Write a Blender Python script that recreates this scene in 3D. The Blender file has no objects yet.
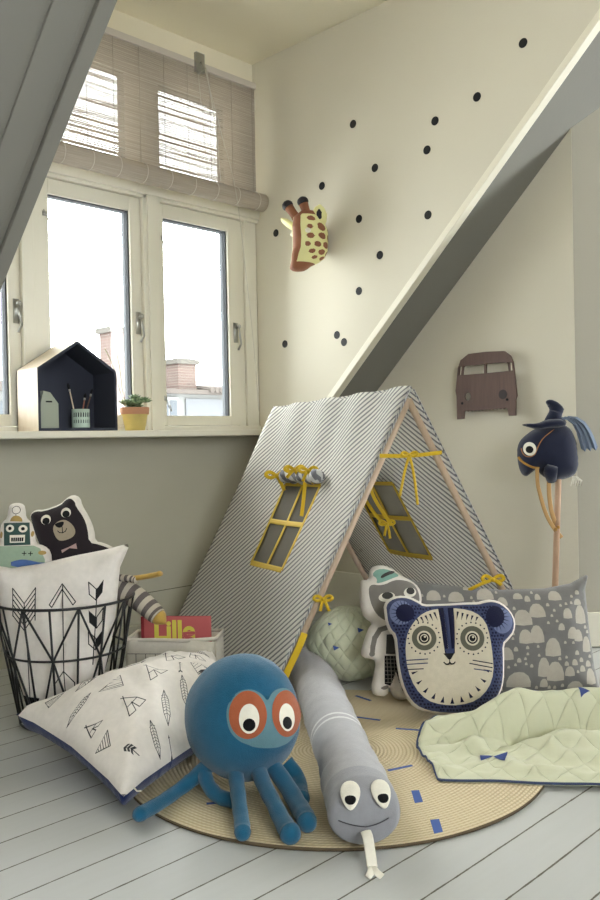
import bpy, bmesh, math, random
import numpy as np
from mathutils import Vector, Matrix, noise
from mathutils.geometry import delaunay_2d_cdt
random.seed(4)
PI = math.pi
S = bpy.context.scene
COL = S.collection
# ---------------------------------------------------------------- camera
cd = bpy.data.cameras.new('camera'); cam = bpy.data.objects.new('camera', cd); COL.objects.link(cam)
YAW, PIT, ROL = 0.77386868, -0.01139745, -0.0208546
fw = Vector((math.cos(YAW)*math.cos(PIT), math.sin(YAW)*math.cos(PIT), math.sin(PIT)))
r0 = Vector((math.sin(YAW), -math.cos(YAW), 0)); u0 = r0.cross(fw)
cr = r0*math.cos(ROL)+u0*math.sin(ROL); cu = -r0*math.sin(ROL)+u0*math.cos(ROL)
m = Matrix((cr, cu, -fw)).transposed().to_4x4(); m.translation = (0, 0, .9)
cam.matrix_world = m
cd.sensor_fit = 'VERTICAL'; cd.sensor_height = 36; cd.lens = 859.06/900*36; cd.clip_start = .05; cd.clip_end = 200
S.camera = cam
# ---------------------------------------------------------------- world, sun, window portal, added rear fill
w = bpy.data.worlds.new('overcast_sky'); S.world = w; w.use_nodes = True
bg = w.node_tree.nodes['Background']; bg.inputs[0].default_value = (.93, .97, 1, 1); bg.inputs[1].default_value = 15.5
sd = bpy.data.lights.new('sun', 'SUN'); sd.energy = 4.5; sd.angle = math.radians(36); sd.color = (1, .95, .86)
sun = bpy.data.objects.new('sun', sd); COL.objects.link(sun)
sun.rotation_euler = Vector((-.06, -.78, -.58)).to_track_quat('-Z', 'Y').to_euler()
def area(name, loc, tgt, sx, sy, e, col=(1, 1, 1), portal=False):
    l = bpy.data.lights.new(name, 'AREA'); l.shape = 'RECTANGLE'; l.size = sx; l.size_y = sy; l.energy = e; l.color = col
    if portal: l.cycles.is_portal = True
    o = bpy.data.objects.new(name, l); COL.objects.link(o); o.location = loc
    o.rotation_euler = (Vector(tgt)-Vector(loc)).to_track_quat('-Z', 'Y').to_euler(); return o
area('window_portal', (2.16, 3.42, 1.8), (2.16, 0, 1.8), 1.9, 1.75, 1, portal=True)
area('rear_fill_light', (-.6, -2.3, 1.7), (1.6, 1.6, .5), 1.8, 1.4, 6, (1, .97, .92))  # fill lamp added behind the camera, no known source there
S.view_settings.view_transform = 'Standard'; S.view_settings.look = 'None'
S.view_settings.gamma = 1; S.view_settings.use_curve_mapping = False
S.view_settings.exposure = 0.0

# ---------------------------------------------------------------- materials
def lin(c):
    return tuple(((x/255)/12.92 if x/255 <= .04045 else ((x/255+.055)/1.055)**2.4) for x in c)+(1,)
MATS = {}
def mat(name, col, rough=.8, bump=0, bs=200, metal=0, var=0, vs=8, sheen=0, spec=.3, trans=0):
    if name in MATS: return MATS[name]
    m = bpy.data.materials.new(name); m.use_nodes = True; nt = m.node_tree; b = nt.nodes['Principled BSDF']
    b.inputs['Base Color'].default_value = lin(col); b.inputs['Roughness'].default_value = rough
    b.inputs['Metallic'].default_value = metal; b.inputs['Specular IOR Level'].default_value = spec
    b.inputs['Sheen Weight'].default_value = sheen
    tc = nt.nodes.new('ShaderNodeTexCoord')
    if var:
        n = nt.nodes.new('ShaderNodeTexNoise'); n.inputs['Scale'].default_value = vs; n.inputs['Detail'].default_value = 5
        nt.links.new(tc.outputs['Object'], n.inputs['Vector'])
        mx = nt.nodes.new('ShaderNodeMix'); mx.data_type = 'RGBA'
        c = lin(col); mx.inputs['A'].default_value = tuple(x*(1-var) for x in c[:3])+(1,); mx.inputs['B'].default_value = tuple(min(1, x*(1+var)) for x in c[:3])+(1,)
        nt.links.new(n.outputs[0], mx.inputs['Factor']); nt.links.new(mx.outputs['Result'], b.inputs['Base Color'])
    if bump:
        n = nt.nodes.new('ShaderNodeTexNoise'); n.inputs['Scale'].default_value = bs; n.inputs['Detail'].default_value = 4
        nt.links.new(tc.outputs['Object'], n.inputs['Vector'])
        bp = nt.nodes.new('ShaderNodeBump'); bp.inputs['Strength'].default_value = bump; bp.inputs['Distance'].default_value = .003
        nt.links.new(n.outputs[0], bp.inputs['Height']); nt.links.new(bp.outputs[0], b.inputs['Normal'])
    MATS[name] = m; return m
def fabric(name, col, **k):
    k.setdefault('sheen', .25); return mat(name, col, rough=.95, bump=.35, bs=420, var=.10, vs=60, spec=.1, **k)

class NT:
    """tiny node helper"""
    def __init__(s, name):
        s.m = bpy.data.materials.new(name); s.m.use_nodes = True; s.t = s.m.node_tree; s.b = s.t.nodes['Principled BSDF']; s.out = s.t.nodes['Material Output']
        MATS[name] = s.m
    def n(s, typ, **kw):
        x = s.t.nodes.new(typ)
        for k, v in kw.items(): setattr(x, k, v)
        return x
    def l(s, a, b): s.t.links.new(a, b)
    def math(s, op, a, b=None, c=None):
        x = s.n('ShaderNodeMath', operation=op)
        for i, v in enumerate((a, b, c)):
            if v is None: continue
            if isinstance(v, (int, float)): x.inputs[i].default_value = v
            else: s.l(v, x.inputs[i])
        return x.outputs[0]
    def mix(s, f, a, b):
        x = s.n('ShaderNodeMix', data_type='RGBA')
        for i, v in (('Factor', f), ('A', a), ('B', b)):
            if isinstance(v, (tuple, float, int)): x.inputs[i].default_value = v
            else: s.l(v, x.inputs[i])
        return x.outputs['Result']
    def coords(s, kind='Object'):
        tc = s.n('ShaderNodeTexCoord'); sp = s.n('ShaderNodeSeparateXYZ'); s.l(tc.outputs[kind], sp.inputs[0]); return tc.outputs[kind], sp.outputs
    def noise(s, vec, scale, detail=4):
        x = s.n('ShaderNodeTexNoise'); x.inputs['Scale'].default_value = scale; x.inputs['Detail'].default_value = detail; s.l(vec, x.inputs['Vector']); return x.outputs[0]
    def bump(s, h, strength=.5, dist=.003):
        x = s.n('ShaderNodeBump'); x.inputs['Strength'].default_value = strength; x.inputs['Distance'].default_value = dist; s.l(h, x.inputs['Height']); s.l(x.outputs[0], s.b.inputs['Normal'])

def floor_mat():
    k = NT('painted_boards'); v, (x, y, z) = k.coords()
    wob = k.math('MULTIPLY', k.math('SUBTRACT', k.noise(v, 3.0, 3), .5), .006)
    yy = k.math('ADD', k.math('DIVIDE', k.math('ADD', k.math('SUBTRACT', y, 1.612), wob), .1212), 40.0)
    fr = k.math('FRACT', yy); ed = k.math('MINIMUM', fr, k.math('SUBTRACT', 1.0, fr))
    nz = k.noise(v, 40, 6)
    gap = k.math('LESS_THAN', ed, k.math('MULTIPLY_ADD', nz, .022, .006))
    wn = k.n('ShaderNodeTexWhiteNoise', noise_dimensions='1D'); k.l(k.math('FLOOR', yy), wn.inputs['W'])
    mp = k.n('ShaderNodeMapping'); mp.inputs['Scale'].default_value = (1.5, 14, 1); k.l(v, mp.inputs[0])
    g = k.noise(mp.outputs[0], 4, 6)
    c = k.mix(wn.outputs[0], lin((186, 188, 187)), lin((198, 200, 199)))
    c = k.mix(k.math('MULTIPLY', g, .35), c, lin((174, 176, 173)))
    c = k.mix(gap, c, lin((84, 78, 66)))
    k.l(c, k.b.inputs['Base Color']); k.b.inputs['Roughness'].default_value = .42
    h = k.math('ADD', k.math('MULTIPLY', gap, -1.0), k.math('MULTIPLY', g, .15)); k.bump(h, .5, .003)
    return k.m
def tent_mat():
    k = NT('striped_cotton'); v, (u, t, z) = k.coords('UV')
    f = k.math('FRACT', k.math('DIVIDE', k.math('ADD', u, t), .031))
    st = k.math('LESS_THAN', f, .36)
    c = k.mix(st, lin((240, 238, 232)), lin((142, 142, 146)))
    k.l(c, k.b.inputs['Base Color']); k.b.inputs['Roughness'].default_value = .95
    tr = k.n('ShaderNodeBsdfTranslucent'); k.l(c, tr.inputs[0]); mx = k.n('ShaderNodeMixShader'); mx.inputs[0].default_value = .5
    k.l(k.b.outputs[0], mx.inputs[1]); k.l(tr.outputs[0], mx.inputs[2]); k.l(mx.outputs[0], k.out.inputs[0])
    return k.m
def hem_mat(name='hem_cotton', p=.02):
    k = NT(name); v, (u, t, z) = k.coords('UV')
    st = k.math('LESS_THAN', k.math('FRACT', k.math('DIVIDE', k.math('ADD', u, t), p)), .5)
    c = k.mix(st, lin((196, 196, 194)), lin((112, 113, 118))); k.l(c, k.b.inputs['Base Color']); k.b.inputs['Roughness'].default_value = .95; return k.m
def jute_mat():
    k = NT('braided_jute'); v, (x, y, z) = k.coords()
    r = k.math('SQRT', k.math('ADD', k.math('MULTIPLY', x, x), k.math('MULTIPLY', y, y)))
    a = k.math('ARCTAN2', y, x)
    ring = k.math('ABSOLUTE', k.math('SINE', k.math('MULTIPLY', r, PI/.011)))
    tw = k.math('ABSOLUTE', k.math('SINE', k.math('ADD', k.math('MULTIPLY', a, k.math('MULTIPLY', k.math('ROUND', k.math('DIVIDE', r, .011)), 2.5)), k.math('MULTIPLY', r, 200))))
    h = k.math('MULTIPLY', ring, k.math('MULTIPLY_ADD', tw, .5, .5))
    n = k.noise(v, 30)
    c = k.mix(h, lin((186, 168, 134)), lin((226, 212, 180))); c = k.mix(k.math('MULTIPLY', n, .3), c, lin((206, 190, 154)))
    k.l(c, k.b.inputs['Base Color']); k.b.inputs['Roughness'].default_value = .95; k.bump(h, .8, .004); return k.m
def quilt_mat(name, col, p=.055):
    k = NT(name); v, (u, t, z) = k.coords('UV')
    a = k.math('ABSOLUTE', k.math('SINE', k.math('MULTIPLY', k.math('ADD', u, k.math('MULTIPLY', t, .8)), PI/p)))
    b = k.math('ABSOLUTE', k.math('SINE', k.math('MULTIPLY', k.math('SUBTRACT', u, k.math('MULTIPLY', t, .8)), PI/p)))
    h = k.math('POWER', k.math('MULTIPLY', a, b), .4)
    h2 = k.math('MULTIPLY_ADD', k.noise(v, 35), .35, h)
    k.b.inputs['Base Color'].default_value = lin(col); k.b.inputs['Roughness'].default_value = .9; k.b.inputs['Sheen Weight'].default_value = .2
    k.bump(h2, .8, .008); return k.m
def wood_mat(name, c1, c2, sc=(1, 14, 14), rough=.6):
    k = NT(name); v, _ = k.coords(); mp = k.n('ShaderNodeMapping'); mp.inputs['Scale'].default_value = sc; k.l(v, mp.inputs[0])
    n = k.noise(mp.outputs[0], 8, 8); k.l(k.mix(n, lin(c1), lin(c2)), k.b.inputs['Base Color']); k.b.inputs['Roughness'].default_value = rough; k.bump(n, .15); return k.m
def brick_mat():
    k = NT('chimney_brick'); v, _ = k.coords(); mp = k.n('ShaderNodeMapping'); mp.inputs['Rotation'].default_value = (PI/2, 0, 0); k.l(v, mp.inputs[0])
    b = k.n('ShaderNodeTexBrick'); b.inputs['Scale'].default_value = 5; b.inputs['Color1'].default_value = lin((66, 47, 40)); b.inputs['Color2'].default_value = lin((58, 42, 36)); b.inputs['Mortar'].default_value = lin((84, 78, 72))
    b.inputs['Mortar Size'].default_value = .03; k.l(mp.outputs[0], b.inputs[0]); k.l(b.outputs[0], k.b.inputs['Base Color']); k.b.inputs['Roughness'].default_value = .9; return k.m
def glass_mat():
    k = NT('window_glass'); tr = k.n('ShaderNodeBsdfTransparent'); tr.inputs[0].default_value = (.97, .98, .97, 1); gl = k.n('ShaderNodeBsdfGlossy'); gl.inputs['Roughness'].default_value = .02
    lw = k.n('ShaderNodeFresnel'); lw.inputs[0].default_value = 1.35
    mx = k.n('ShaderNodeMixShader'); k.l(lw.outputs[0], mx.inputs[0]); k.l(tr.outputs[0], mx.inputs[1]); k.l(gl.outputs[0], mx.inputs[2]); k.l(mx.outputs[0], k.out.inputs[0]); return k.m
def net_mat():
    k = NT('window_netting'); tr = k.n('ShaderNodeBsdfTransparent'); k.b.inputs['Base Color'].default_value = lin((96, 92, 84)); k.b.inputs['Roughness'].default_value = .9
    mx = k.n('ShaderNodeMixShader'); mx.inputs[0].default_value = .72; k.l(tr.outputs[0], mx.inputs[1]); k.l(k.b.outputs[0], mx.inputs[2]); k.l(mx.outputs[0], k.out.inputs[0]); return k.m
def slat_mat():
    k = NT('bamboo_slats'); v, _ = k.coords(); mp = k.n('ShaderNodeMapping'); mp.inputs['Scale'].default_value = (2, 2, 160); k.l(v, mp.inputs[0])
    n = k.noise(mp.outputs[0], 3, 4); c = k.mix(n, lin((150, 140, 126)), lin((206, 196, 182))); k.l(c, k.b.inputs['Base Color']); k.b.inputs['Roughness'].default_value = .7
    tr = k.n('ShaderNodeBsdfTranslucent'); k.l(c, tr.inputs[0]); mx = k.n('ShaderNodeMixShader'); mx.inputs[0].default_value = .28
    k.l(k.b.outputs[0], mx.inputs[1]); k.l(tr.outputs[0], mx.inputs[2]); k.l(mx.outputs[0], k.out.inputs[0]); return k.m

M_FLOOR = floor_mat(); M_TENT = tent_mat(); M_HEM = hem_mat(); M_JUTE = jute_mat()
M_QUILT = quilt_mat('quilted_pale_green', (202, 204, 176), .085); M_BRICK = brick_mat(); M_GLASS = glass_mat(); M_NET = net_mat(); M_SLAT = slat_mat()
M_WALL = mat('cream_wall_paint', (207, 201, 183), .75, bump=.12, bs=90, var=.03, vs=3)
M_REAR = mat('bounce_cut_room_paint', (120, 112, 102), .85)  # unseen room walls, dark tone chosen to cut bounced light
M_CEIL = mat('cream_ceiling_paint', (228, 221, 198), .8, bump=.08, bs=60)
M_SLOPE = mat('shade_toned_slope_paint', (126, 124, 116), .8, bump=.15, bs=70, var=.03, vs=4)  # base colour darkened to carry the shade under the roof slopes
M_KNEE = mat('panelled_wall_paint', (180, 177, 160), .7, var=.05, vs=4)
M_FRAME = mat('cream_window_gloss', (218, 214, 198), .35, spec=.5)
M_TRIM = mat('cream_trim_paint', (226, 221, 202), .4, spec=.4)
M_WOODP = wood_mat('pale_wood_pole', (176, 152, 128), (206, 184, 160), (12, 12, 1))
M_BIRCH = wood_mat('birch_ply', (200, 182, 158), (222, 208, 188), (10, 10, 2))
M_WALNUT = wood_mat('walnut_ply', (72, 52, 46), (104, 80, 70), (20, 20, 1.2))
M_NAVY = fabric('navy_felt', (36, 40, 58)); M_NAVYB = fabric('navy_cotton', (30, 44, 90))
M_BLUEW = mat('teal_blue_plush', (33, 90, 120), .95, bump=.5, bs=380, var=.12, vs=60, spec=.1, sheen=.3)
M_WHITE = fabric('white_cotton', (228, 222, 214)); M_CREAM = fabric('cream_cotton', (206, 198, 178))
M_FELTW = fabric('white_felt', (232, 228, 214)); M_BLACK = fabric('black_felt', (16, 16, 18))
M_INK = mat('black_print', (26, 26, 28), .9); M_YEL = mat('mustard_ribbon', (206, 172, 32), .7, sheen=.2)
M_BLUEP = mat('blue_print', (72, 96, 158), .9); M_WIRE = mat('black_wire', (18, 18, 20), .45, spec=.5)
M_GREYJ = fabric('grey_jersey', (162, 162, 166)); M_GREYD = fabric('dark_grey_jersey', (146, 147, 152)); M_LIGHTJ = fabric('light_grey_jersey', (206, 206, 206))
M_STEEL = mat('brushed_steel', (170, 170, 165), .3, metal=.9)

# ---------------------------------------------------------------- object helpers
def tag(o, label=None, cat=None, group=None, kind=None):
    if label: o['label'] = label
    if cat: o['category'] = cat
    if group: o['group'] = group
    if kind: o['kind'] = kind
    return o
def empty(name, loc, label, cat, group=None, rz=0):
    o = bpy.data.objects.new(name, None); COL.objects.link(o); o.location = loc; o.rotation_euler = (0, 0, rz); o.empty_display_size = .05
    return tag(o, label, cat, group)
def link(name, me, parent=None):
    o = bpy.data.objects.new(name, me); COL.objects.link(o)
    if parent is not None:
        o.parent = parent; bpy.context.view_layer.update(); o.matrix_parent_inverse = parent.matrix_world.inverted()
    return o
def mesh(name, V, F, mats, parent=None, fm=None, smooth=False, uv=None):
    me = bpy.data.meshes.new(name); me.from_pydata([tuple(v) for v in V], [], [tuple(f) for f in F])
    if not isinstance(mats, (list, tuple)): mats = [mats]
    for q in mats: me.materials.append(q)
    if fm: me.polygons.foreach_set('material_index', fm)
    if smooth: me.polygons.foreach_set('use_smooth', [True]*len(F))
    if uv:
        l = me.uv_layers.new(name='UVMap')
        for i, lp in enumerate(me.loops): l.data[i].uv = uv[lp.vertex_index]
    me.update(); return link(name, me, parent)
class MB:
    """collects shapes for ONE mesh object"""
    def __init__(s): s.V = []; s.F = []; s.M = []; s.mats = []; s.U = []
    def mi(s, m):
        if m not in s.mats: s.mats.append(m)
        return s.mats.index(m)
    def add(s, V, F, m, U=None):
        o = len(s.V); s.V += [tuple(v) for v in V]; k = s.mi(m); s.U += (U if U else [(0, 0)]*len(V))
        for f in F: s.F.append(tuple(i+o for i in f)); s.M.append(k)
        return s
    def box(s, a, b, m, mt=None):
        x0, y0, z0 = a; x1, y1, z1 = b
        V = [(x0, y0, z0), (x1, y0, z0), (x1, y1, z0), (x0, y1, z0), (x0, y0, z1), (x1, y0, z1), (x1, y1, z1), (x0, y1, z1)]
        if mt: V = [mt @ Vector(v) for v in V]
        return s.add(V, [(0, 3, 2, 1), (4, 5, 6, 7), (0, 1, 5, 4), (1, 2, 6, 5), (2, 3, 7, 6), (3, 0, 4, 7)], m)
    def beam(s, a, b, wx, wy, m, up=(0, 0, 1)):
        a = Vector(a); b = Vector(b); d = (b-a).normalized(); x = d.cross(Vector(up)).normalized(); y = d.cross(x)
        V = []
        for p in (a, b):
            for i, j in ((-1, -1), (1, -1), (1, 1), (-1, 1)): V.append(p+x*i*wx/2+y*j*wy/2)
        return s.add(V, [(0, 1, 2, 3), (7, 6, 5, 4), (0, 4, 5, 1), (1, 5, 6, 2), (2, 6, 7, 3), (3, 7, 4, 0)], m)
    def tube(s, pts, r, m, n=8, closed=False, flat=1.0, cap=True, mfun=None, up=None):
        pts = [Vector(p) for p in pts]; N = len(pts); V = []; F = []
        up = Vector(up) if up else Vector((.13, .21, .97))
        for i, p in enumerate(pts):
            if closed: d = pts[(i+1) % N]-pts[i-1]
            else: d = pts[min(i+1, N-1)]-pts[max(i-1, 0)]
            if d.length < 1e-9: d = Vector((0, 0, 1))
            d.normalize(); x = d.cross(up)
            if x.length < .05: x = d.cross(Vector((1, 0, 0)))
            x.normalize(); y = x.cross(d)
            rr = r[i] if isinstance(r, (list, tuple)) else r
            for j in range(n):
                a = 2*PI*j/n; V.append(p+x*math.cos(a)*rr+y*math.sin(a)*rr*flat)
        o = len(s.V); s.V += [tuple(v) for v in V]; s.U += [(i/ N, j/n) for i in range(N) for j in range(n)]
        for i in range(N if closed else N-1):
            k = s.mi(mfun(i/(N-1)) if mfun else m)
            for j in range(n):
                a = i*n+j; b = i*n+(j+1) % n; c = ((i+1) % N)*n+(j+1) % n; d = ((i+1) % N)*n+j
                s.F.append((o+a, o+b, o+c, o+d)); s.M.append(k)
        if cap and not closed:
            s.F.append(tuple(o+j for j in range(n))[::-1]); s.M.append(s.mi(mfun(0) if mfun else m))
            s.F.append(tuple(o+(N-1)*n+j for j in range(n))); s.M.append(s.mi(mfun(1) if mfun else m))
        return s
    def ell(s, c, rx, ry, rz, m, nu=24, nv=14, mt=None, fn=None, mf=None):
        V = []; F = []
        for i in range(nv+1):
            t = PI*i/nv
            for j in range(nu):
                p = 2*PI*j/nu; v = Vector((math.sin(t)*math.cos(p)*rx, math.sin(t)*math.sin(p)*ry, math.cos(t)*rz))
                if fn: v = fn(v)
                V.append((mt @ v if mt else v)+Vector(c))
        o = len(s.V); s.V += [tuple(v) for v in V]; s.U += [(j/nu*2*PI*rx, i/nv*PI*rz) for i in range(nv+1) for j in range(nu)]
        for i in range(nv):
            for j in range(nu):
                a = (i*nu+j, (i+1)*nu+j, (i+1)*nu+(j+1) % nu, i*nu+(j+1) % nu)
                cc = sum((Vector(V[q]) for q in a), Vector())/4
                s.F.append(tuple(o+q for q in a)); s.M.append(s.mi(mf(cc) if mf else m))
        return s
    def prism(s, poly, d0, d1, fr, m, mside=None):
        """poly in 2D; fr maps (x,y,d) to 3D"""
        n = len(poly); V = [fr(x, y, d0) for x, y in poly]+[fr(x, y, d1) for x, y in poly]
        s.add(V, [tuple(range(n))[::-1], tuple(range(n, 2*n))]+[(i, (i+1) % n, n+(i+1) % n, n+i) for i in range(n)], m); return s
    def lathe(s, prof, c, m, n=32, closed=False):
        V = []; F = []
        for r, z in prof:
            for j in range(n): V.append((c[0]+r*math.cos(2*PI*j/n), c[1]+r*math.sin(2*PI*j/n), c[2]+z))
        for i in range(len(prof)-1):
            for j in range(n): F.append((i*n+j, i*n+(j+1) % n, (i+1)*n+(j+1) % n, (i+1)*n+j))
        if not closed: F.append(tuple(range(n))[::-1]); F.append(tuple((len(prof)-1)*n+j for j in range(n)))
        return s.add(V, F, m)
    def obj(s, name, parent=None, smooth=False, bevel=0, sub=0):
        o = mesh(name, s.V, s.F, s.mats, parent, s.M, smooth, s.U)
        if bevel:
            b = o.modifiers.new('b', 'BEVEL'); b.width = bevel; b.segments = 2; b.limit_method = 'ANGLE'; b.angle_limit = .6
        if sub:
            b = o.modifiers.new('s', 'SUBSURF'); b.levels = sub; b.render_levels = sub
        return o
def recalc(o):
    bm = bmesh.new(); bm.from_mesh(o.data); bmesh.ops.recalc_face_normals(bm, faces=bm.faces); bm.to_mesh(o.data); bm.free(); return o

def smooth_poly(P, k=2):
    for _ in range(k):
        Q = []
        for i in range(len(P)):
            a = P[i]; b = P[(i+1) % len(P)]
            Q += [(.75*a[0]+.25*b[0], .75*a[1]+.25*b[1]), (.25*a[0]+.75*b[0], .25*a[1]+.75*b[1])]
        P = Q
    return P
def smooth_path(P, k=2):
    P = [Vector(p) for p in P]
    for _ in range(k):
        Q = [P[0]]
        for a, b in zip(P, P[1:]): Q += [a*.75+b*.25, a*.25+b*.75]
        P = Q+[P[-1]]
    return P
def circ(cx, cy, rx, ry=None, n=24, a0=0, a1=2*PI, rot=0):
    ry = rx if ry is None else ry; e = 0 if a1-a0 >= 2*PI-1e-6 else 1; out = []
    for i in range(n+e):
        a = a0+(a1-a0)*i/n; x = rx*math.cos(a); y = ry*math.sin(a); out.append((cx+x*math.cos(rot)-y*math.sin(rot), cy+x*math.sin(rot)+y*math.cos(rot)))
    return out
def stroke(pts, w):
    out = []
    for (x0, y0), (x1, y1) in zip(pts, pts[1:]):
        l = math.hypot(x1-x0, y1-y0)
        if l < 1e-6: continue
        dx, dy = (x1-x0)/l*w/2, (y1-y0)/l*w/2
        out.append([(x0-dy-dx*.6, y0+dx-dy*.6), (x1-dy+dx*.6, y1+dx+dy*.6), (x1+dy+dx*.6, y1-dx+dy*.6), (x0+dy-dx*.6, y0-dx-dy*.6)])
    return out
def inside(P, x, y):
    """P numpy (n,2); x,y arrays"""
    r = np.zeros(len(x), bool); n = len(P); j = n-1
    for i in range(n):
        xi, yi = P[i]; xj, yj = P[j]
        if yi != yj:
            c = ((yi > y) != (yj > y)) & (x < (xj-xi)*(y-yi)/(yj-yi)+xi); r ^= c
        j = i
    return r
def bdist(P, Q):
    """distance of points Q to closed polyline P"""
    A = np.array(P); B = np.roll(A, -1, 0); d = np.full(len(Q), 1e9)
    for a, b in zip(A, B):
        ab = b-a; L = (ab@ab)+1e-12; t = np.clip(((Q-a)@ab)/L, 0, 1); q = a+t[:, None]*ab; d = np.minimum(d, np.hypot(*(Q-q).T))
    return d
def cdt(outline, shapes, step):
    """triangulates outline with printed shapes; returns 2D verts, tris, material index per tri, flags of border verts"""
    V = []; E = []
    def loop(P):
        o = len(V); n = len(P)
        for p in P: V.append(Vector(p))
        for i in range(n): E.append((o+i, o+(i+1) % n))
    dense = []
    for a, b in zip(outline, outline[1:]+outline[:1]):
        l = math.hypot(a[0]-b[0], a[1]-b[1]); k = max(1, int(l/step))
        dense += [(a[0]+(b[0]-a[0])*i/k, a[1]+(b[1]-a[1])*i/k) for i in range(k)]
    loop(dense)
    for P, _ in shapes: loop(P)
    A = np.array(dense); x0, y0 = A.min(0); x1, y1 = A.max(0)
    gx, gy = np.meshgrid(np.arange(x0+step*.5, x1, step), np.arange(y0+step*.5, y1, step)); gx = gx.astype(float); gx[1::2] += step*.5
    G = np.c_[gx.ravel(), gy.ravel()]; G = G[inside(A, G[:, 0], G[:, 1])]
    if len(G): G = G[bdist(A, G) > step*.45]
    for g in G: V.append(Vector(g))
    r = delaunay_2d_cdt(V, E, [], 0, 1e-6)
    P = np.array([(v.x, v.y) for v in r[0]]); T = np.array([tuple(f) for f in r[2]])
    C = P[T].mean(1); k = inside(A, C[:, 0], C[:, 1]); T = T[k]; C = C[k]
    fm = np.zeros(len(T), int)
    for s, (Q, mi) in enumerate(shapes):
        Q = np.array(Q); b0 = Q.min(0); b1 = Q.max(0)
        idx = np.where((C[:, 0] >= b0[0]) & (C[:, 0] <= b1[0]) & (C[:, 1] >= b0[1]) & (C[:, 1] <= b1[1]))[0]
        if len(idx): ii = idx[inside(Q, C[idx, 0], C[idx, 1])]; fm[ii] = mi
    return P, T, fm, A
class Cushion:
    """stuffed flat-cut cushion. fr=(origin, X, Y); h = half thickness, R = edge roll width"""
    def __init__(s, name, outline, shapes, fr, h, R, step, mats, back=None, parent=None, backh=None, power=.5, wr=.004, backR=None, smooth=True, mapf=None):
        s.O, s.X, s.Y = [Vector(v) for v in fr]; s.N = s.X.cross(s.Y).normalized(); s.h = h; s.R = R; s.pw = power; s.wr = wr; s.mapf = mapf
        P, T, fm, A = cdt(outline, shapes, step); s.A = A
        used = sorted(set(T.ravel().tolist())); mp = {v: i for i, v in enumerate(used)}; P = P[used]; T = np.array([[mp[i] for i in t] for t in T])
        d = bdist(A, P); hh = s.height(P, d); n = len(P)
        V = []; 
        for i in range(n): V.append(s.pt(P[i][0], P[i][1], hh[i]))
        F = []; bi = {}
        a2 = P[T[:, 1]]-P[T[:, 0]]; b2 = P[T[:, 2]]-P[T[:, 0]]; area2 = a2[:, 0]*b2[:, 1]-a2[:, 1]*b2[:, 0]
        T = np.where((area2 < 0)[:, None], T[:, ::-1], T)
        F = [tuple(t) for t in T.tolist()]; M = fm.tolist(); U = [tuple(p) for p in P.tolist()]
        bh = h if backh is None else backh
        for i in range(n):
            if d[i] < 1e-5: bi[i] = i
            else: bi[i] = len(V); V.append(s.pt(P[i][0], P[i][1], -hh[i]*bh/h if backR is None else -bh*(1-(1-min(1, d[i]/backR))**2)**.5)); U.append(tuple(P[i]))
        mats = list(mats); bk = 0
        if back is not None:
            if back not in mats: mats.append(back)
            bk = mats.index(back)
        for t in T.tolist(): F.append((bi[t[2]], bi[t[1]], bi[t[0]])); M.append(bk)
        s.ob = mesh(name, V, F, mats, parent, M, smooth, U)
    def height(s, P, d):
        t = np.clip(d/s.R, 0, 1); hh = s.h*(1-(1-t)**2)**s.pw
        for i in range(len(P)):
            if d[i] > 1e-5: hh[i] += s.wr*min(1, d[i]/.03)*noise.noise(Vector((P[i][0]*14, P[i][1]*9, s.O.x*7)))
        return hh
    def pt(s, x, y, z):
        if s.mapf: return s.mapf(x, y, z)
        return s.O+s.X*x+s.Y*y+s.N*z
    def patch(s, name, polys, mats, off=.0015, parent=None, step=.006):
        """polys: first is the outline, the rest are printed over it"""
        P, T, fm, A = cdt(polys[0][0], polys[1:], step)
        fm = [k if k else polys[0][1] for k in fm]
        hh = s.height(P, bdist(s.A, P)); V = [s.pt(p[0], p[1], h+off) for p, h in zip(P, hh)]
        a2 = P[T[:, 1]]-P[T[:, 0]]; b2 = P[T[:, 2]]-P[T[:, 0]]; ar = a2[:, 0]*b2[:, 1]-a2[:, 1]*b2[:, 0]
        T = np.where((ar < 0)[:, None], T[:, ::-1], T)
        return mesh(name, V, T.tolist(), mats, parent or s.ob, list(map(int, fm)), True)
RH = Vector((.699, -.715, 0)).normalized(); FH = Vector((.715, .699, 0)).normalized(); UP = Vector((0, 0, 1))
def facing(o, lean=12, turn=0, roll=0):
    """upright plane facing into the room from the window corner; lean in degrees backwards"""
    t = math.radians(turn); X = (RH*math.cos(t)+FH*math.sin(t)); B = (FH*math.cos(t)-RH*math.sin(t))
    l = math.radians(lean); Y = UP*math.cos(l)+B*math.sin(l); a = math.radians(roll)
    return (o, X*math.cos(a)+Y*math.sin(a), Y*math.cos(a)-X*math.sin(a))
def scl(P, cx, cy, k): return [((x-cx)*k, (cy-y)*k) for x, y in P]

# ================================================================ THE ROOM
def struct(o): o['kind'] = 'structure'; return o
KS = -.9718                                             # roof slope: z against y
def rz(y): return 1.125+KS*(y-2.785)
XR, XL, YW, ZC = 3.079, 1.25, 3.3, 2.864                # dormer sides, window wall, ceiling
YC = 2.785-(ZC-1.125)/.9718                             # where the slope reaches the ceiling
struct(MB().box((-2, -2.6, -.05), (4.6, 3.45, 0), M_FLOOR).obj('floor'))
b = MB(); b.box((-2.05, -2.6, ZC), (4.6, YC, ZC+.05), M_CEIL); b.box((XL, YC, ZC), (XR, YW, ZC+.05), M_CEIL); struct(b.obj('ceiling'))
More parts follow.
